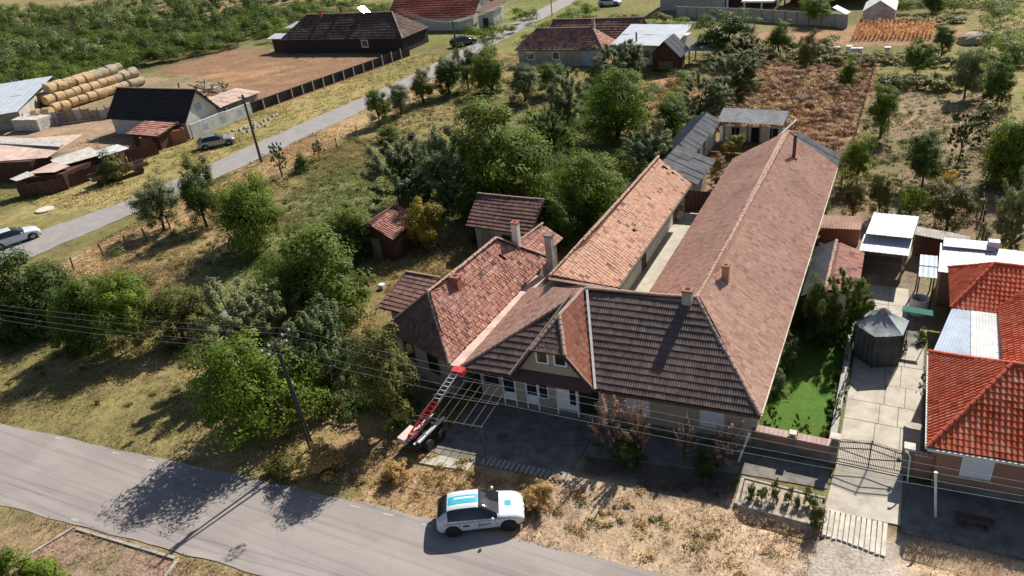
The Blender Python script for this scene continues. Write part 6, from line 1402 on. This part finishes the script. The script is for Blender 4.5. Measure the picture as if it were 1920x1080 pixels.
thicket('roadside_scrub', 'low undergrowth along the left roadside trees', [([(-58, 27.5), (-29, 26.5), (-27, 31), (-44, 35), (-58, 33)], .5, 1.5, 1.2, 60), ([(-34, 33), (-28.5, 30), (-27, 27), (-31, 27)], .6, 1.8, 1.2, 22), ([(-45, 38), (-37, 36), (-36, 43), (-44, 44)], .8, 1.9, 1.3, 26), ([(-28, 25), (-22, 25), (-21.2, 27.5), (-27.5, 28.6)], .6, 1.9, 1.1, 26)], 'lf_dark', .18, .10, 14)
thicket('dry_weeds', 'tall rust-brown dry weeds filling the plot behind the courtyard', [([(-18, 79), (-9, 77.5), (-4.2, 66), (-4.0, 104), (-18.5, 104)], .5, 1.5, .9, 330)], 'lf_rust', .34, .06, 15, .8)
thicket('straw_weeds', 'pale straw-coloured weed patches among the rust-brown weeds', [([(-17, 82), (-6, 78), (-5, 98), (-17, 100)], .6, 1.6, .8, 120), ([(-30, 78), (-23, 78), (-22, 100), (-29, 100)], .2, .7, .8, 40)], 'lf_straw', .34, .07, 16, .7)
thicket('meadow_weeds', 'low green weeds scattered over the meadow', [([(-60, 36), (-38, 36), (-38, 60), (-36, 96), (-57, 96)], .12, .42, .55, 420), ([(-58, 20), (-28, 22), (-28, 30), (-58, 28)], .1, .3, .5, 60)], 'lf_olive', .16, .07, 41, .5)
thicket('verge_weeds', 'dry straw-coloured weeds on the verge before the house', [([(-13, 21), (2, 22.2), (2, 25.2), (-13, 25.4)], .08, .28, .5, 26), ([(-27, 20.5), (-14, 21), (-13, 24), (-20, 24.5), (-27, 22)], .08, .35, .5, 50)], 'lf_straw', .16, .05, 43, .5)
thicket('verge_greens', 'a few green weeds on the verge before the house', [([(-11, 22), (-4, 22.6), (-4, 24), (-11, 24)], .06, .2, .4, 14)], 'lf_olive', .12, .05, 44, .4)
thicket('dark_scrub', 'dark hedge shrubs mixed into the far left scrub', [([(-142, 82), (-131, 98), (-124, 121), (-150, 130), (-205, 104), (-190, 80)], 2, 4, 2.4, 130), ([(-330, 128), (-170, 112), (-165, 124), (-330, 152)], 3, 5, 3.0, 60)], 'lf_dark', .36, .22, 45, 2.0)
FQ = [tuple(G(*q)[:2]) for q in ((0, 45), (300, 8), (560, 0), (545, 55), (430, 82), (262, 122), (0, 150))]
thicket('hedge_belt', 'broad belt of green scrub across the far left', [(FQ, 2.5, 6.5, 2.8, 190)], 'lf_dark', .5, .3, 51, 1.7)
thicket('olive_belt', 'olive patches in the far left scrub belt', [(FQ, 1.5, 3.2, 2.6, 80)], 'lf_olive', .5, .3, 52, 1.5)
thicket('grey_belt', 'grey-green shrubs in the far left scrub belt', [(FQ, 3, 7, 2.6, 60)], 'lf_grey', .5, .3, 53, 1.7)
thicket('garden_weeds', 'green weeds and seedlings in the brown garden', [([(-3, 58), (7, 58), (7, 93), (-3, 93)], .1, .5, .5, 130)], 'lf_mid', .16, .08, 42, .5)
if 0: thicket('dry_maize', 'rows of dry orange maize stalks before the greenhouse', [([(-7.4+.56*k, 119.5), (-7.2+.56*k, 119.5), (-6.9+.54*k, 127), (-7.1+.54*k, 127)], 1.2, 2.0, .35, 11) for k in range(18)], 'lf_corn', .5, .09, 17, .55)
thicket('wall_plants', 'low border plants along the lawn edges and long house wall', [([(-4.4, 34), (-3.5, 34), (-3.5, 56), (-4.3, 56)], .3, 1.1, .45, 46), ([(-1.6, 42), (-.9, 42), (-.9, 44), (-3.8, 44), (-3.6, 40)], .5, 1.4, .7, 12), ([(-1.3, 31.5), (-1.05, 31.5), (-1.05, 42), (-1.3, 42)], .2, .7, .25, 26)], 'lf_mid', .13, .07, 18, .6)

# ------------------------------------------------------------------ grass
def grass(name, label, area, n, h, wd, seed, dens=None, bl=5, zmax=None, tone=1.0):
    r = np.random.default_rng(seed); lo, hi = area[0], area[1]; P = r.uniform(lo, hi, (n, 2))
    keep = np.ones(len(P), bool)
    for poly, mrg in BLOCK: keep &= sdist(P, poly) < mrg
    nz = smooth_noise(P, .5, seed+4)+.7*smooth_noise(P, 2.0, seed+5); keep &= nz > r.uniform(-.9, .5, len(P)); P = P[keep]; nz = nz[keep]
    c = ground_colour(P)*tone*r.uniform(.65, 1.45, (len(P), 1)); m = len(P); hh = h*r.uniform(.4, 1.5, m)*(1+.4*nz)
    V = []; Cc = []
    for k in range(bl):
        a = r.uniform(0, 6.28, m); l = np.stack([np.cos(a), np.sin(a)], 1); o = P+r.normal(0, wd*.8, (m, 2)); w_ = wd*r.uniform(.4, 1, (m, 1))
        s_ = np.stack([-l[:, 1], l[:, 0]], 1)*w_*.5; tip = o+l*hh[:, None]*r.uniform(.6, 1.8, (m, 1)); z = np.full((m, 1), -.03)
        V.append(np.stack([np.c_[o-s_, z], np.c_[o+s_, z], np.c_[tip, hh[:, None]]], 1)); Cc.append(np.stack([c, c, c*1.2], 1))
    V = np.concatenate(V).reshape(-1, 3); Cc = np.concatenate(Cc).reshape(-1, 3)
    o = link(name, np_mesh(name, V, np.arange(len(V)).reshape(-1, 3), colr=np.clip(Cc, 0, .75)), M['grass']); return tag(o, label, 'grass', kind='stuff')
m_, t_, b_ = newmat('grass_blades'); a_ = nd(t_, 'ShaderNodeAttribute'); a_.attribute_name = 'gcol'; t_.links.new(a_.outputs['Color'], b_.inputs['Base Color']); b_.inputs['Roughness'].default_value = .8; tr_ = nd(t_, 'ShaderNodeBsdfTranslucent'); t_.links.new(a_.outputs['Color'], tr_.inputs[0]); mx_ = nd(t_, 'ShaderNodeMixShader'); mx_.inputs[0].default_value = .45; t_.links.new(b_.outputs[0], mx_.inputs[1]); t_.links.new(tr_.outputs[0], mx_.inputs[2]); t_.links.new(mx_.outputs[0], t_.nodes['Material Output'].inputs[0]); b_.inputs['Specular IOR Level'].default_value = .15; M['grass'] = m_
RD = [(-140, 9.2), (-75, 14.9), (-47, 17.5), (-26.6, 19.45), (-5.8, 21.1), (12, 22.3), (60, 25.5), (60, 20.5), (12, 17.3), (-12, 15.6), (-40, 12.95), (-75, 9.7), (-140, 4.4)]
SR = [(-78, 10), (-75, 39.6), (-72.3, 48.2), (-71.2, 67), (-69, 96), (-71, 175), (-66, 175), (-64.4, 109), (-65, 82), (-67.1, 53.3), (-69.3, 38), (-70, 10)]
BLOCK = [(RD, -.02), (SR, .1), ([(-20, 23.4), (-12.2, 24), (-4.4, 27.6), (15, 27), (15, 58), (-20, 58)], .1), ([(-134, 100), (-126, 119), (-84, 110), (-77, 110), (-82, 78), (-110, 94)], 0.0), ([(-.8, 20), (2.6, 20), (2.6, 31), (-.8, 31)], 0), ([(-4.5, 25.7), (-.7, 25.7), (-.7, 28), (-4.5, 28)], 0)]
r_ = np.random.default_rng(77); V_ = []; C_ = []
for k in range(19):
    for y in np.arange(119.6, 127, .42):
        bx, by = -7.4+.54*k+.04*(y-119)+r_.normal(0, .05), y+r_.normal(0, .08); h_ = r_.uniform(1.3, 2.0)
        if r_.uniform() < .08: continue
        for q in range(9):
            a_ = r_.uniform(0, 6.28); z0_ = 0 if q < 2 else r_.uniform(.2, h_*.8); L_ = .06 if q < 2 else r_.uniform(.25, .5); w__ = .05 if q < 2 else .07; dx_, dy_ = math.cos(a_), math.sin(a_); top_ = h_ if q < 2 else z0_+r_.uniform(-.1, .35)
            V_ += [(bx-dy_*w__, by+dx_*w__, z0_), (bx+dy_*w__, by-dx_*w__, z0_), (bx+dx_*L_, by+dy_*L_, top_)]
tag(link('dry_maize', np_mesh('dry_maize', np.array(V_), np.arange(len(V_)).reshape(-1, 3), r_.uniform(0, 1, len(V_)//3)), M['lf_corn']), 'rows of dry orange maize stalks before the greenhouse', 'maize', kind='stuff')
VB = ([(-13, 19), (10, 19), (10, 27), (-13, 27)], 0); BLOCK.append(VB)
grass('verge_grass', 'short dry and green grass on the near verges', ((-62, 8), (9, 28)), 60000, .07, .05, 31, tone=1.15)
grass('meadow_grass', 'tufted olive meadow grass between the side road and the houses', ((-66, 26), (-20, 70)), 62000, .11, .10, 32, tone=1.2)
grass('far_meadow_grass', 'coarse grass on the far meadow and gardens', ((-100, 44), (10, 112)), 40000, .13, .2, 33, tone=1.2)
BLOCK.remove(VB)
grass('sandy_verge_grass', 'sparse dry tufts on the sandy verge before the house', ((-13.5, 20), (9, 27)), 9000, .06, .05, 35, tone=1.05)
BLOCK.clear()
grass('lawn_grass', 'short mown grass blades of the side lawn', ((-4.35, 31.2), (-1.1, 42.5)), 9000, .028, .04, 36, tone=1.2)
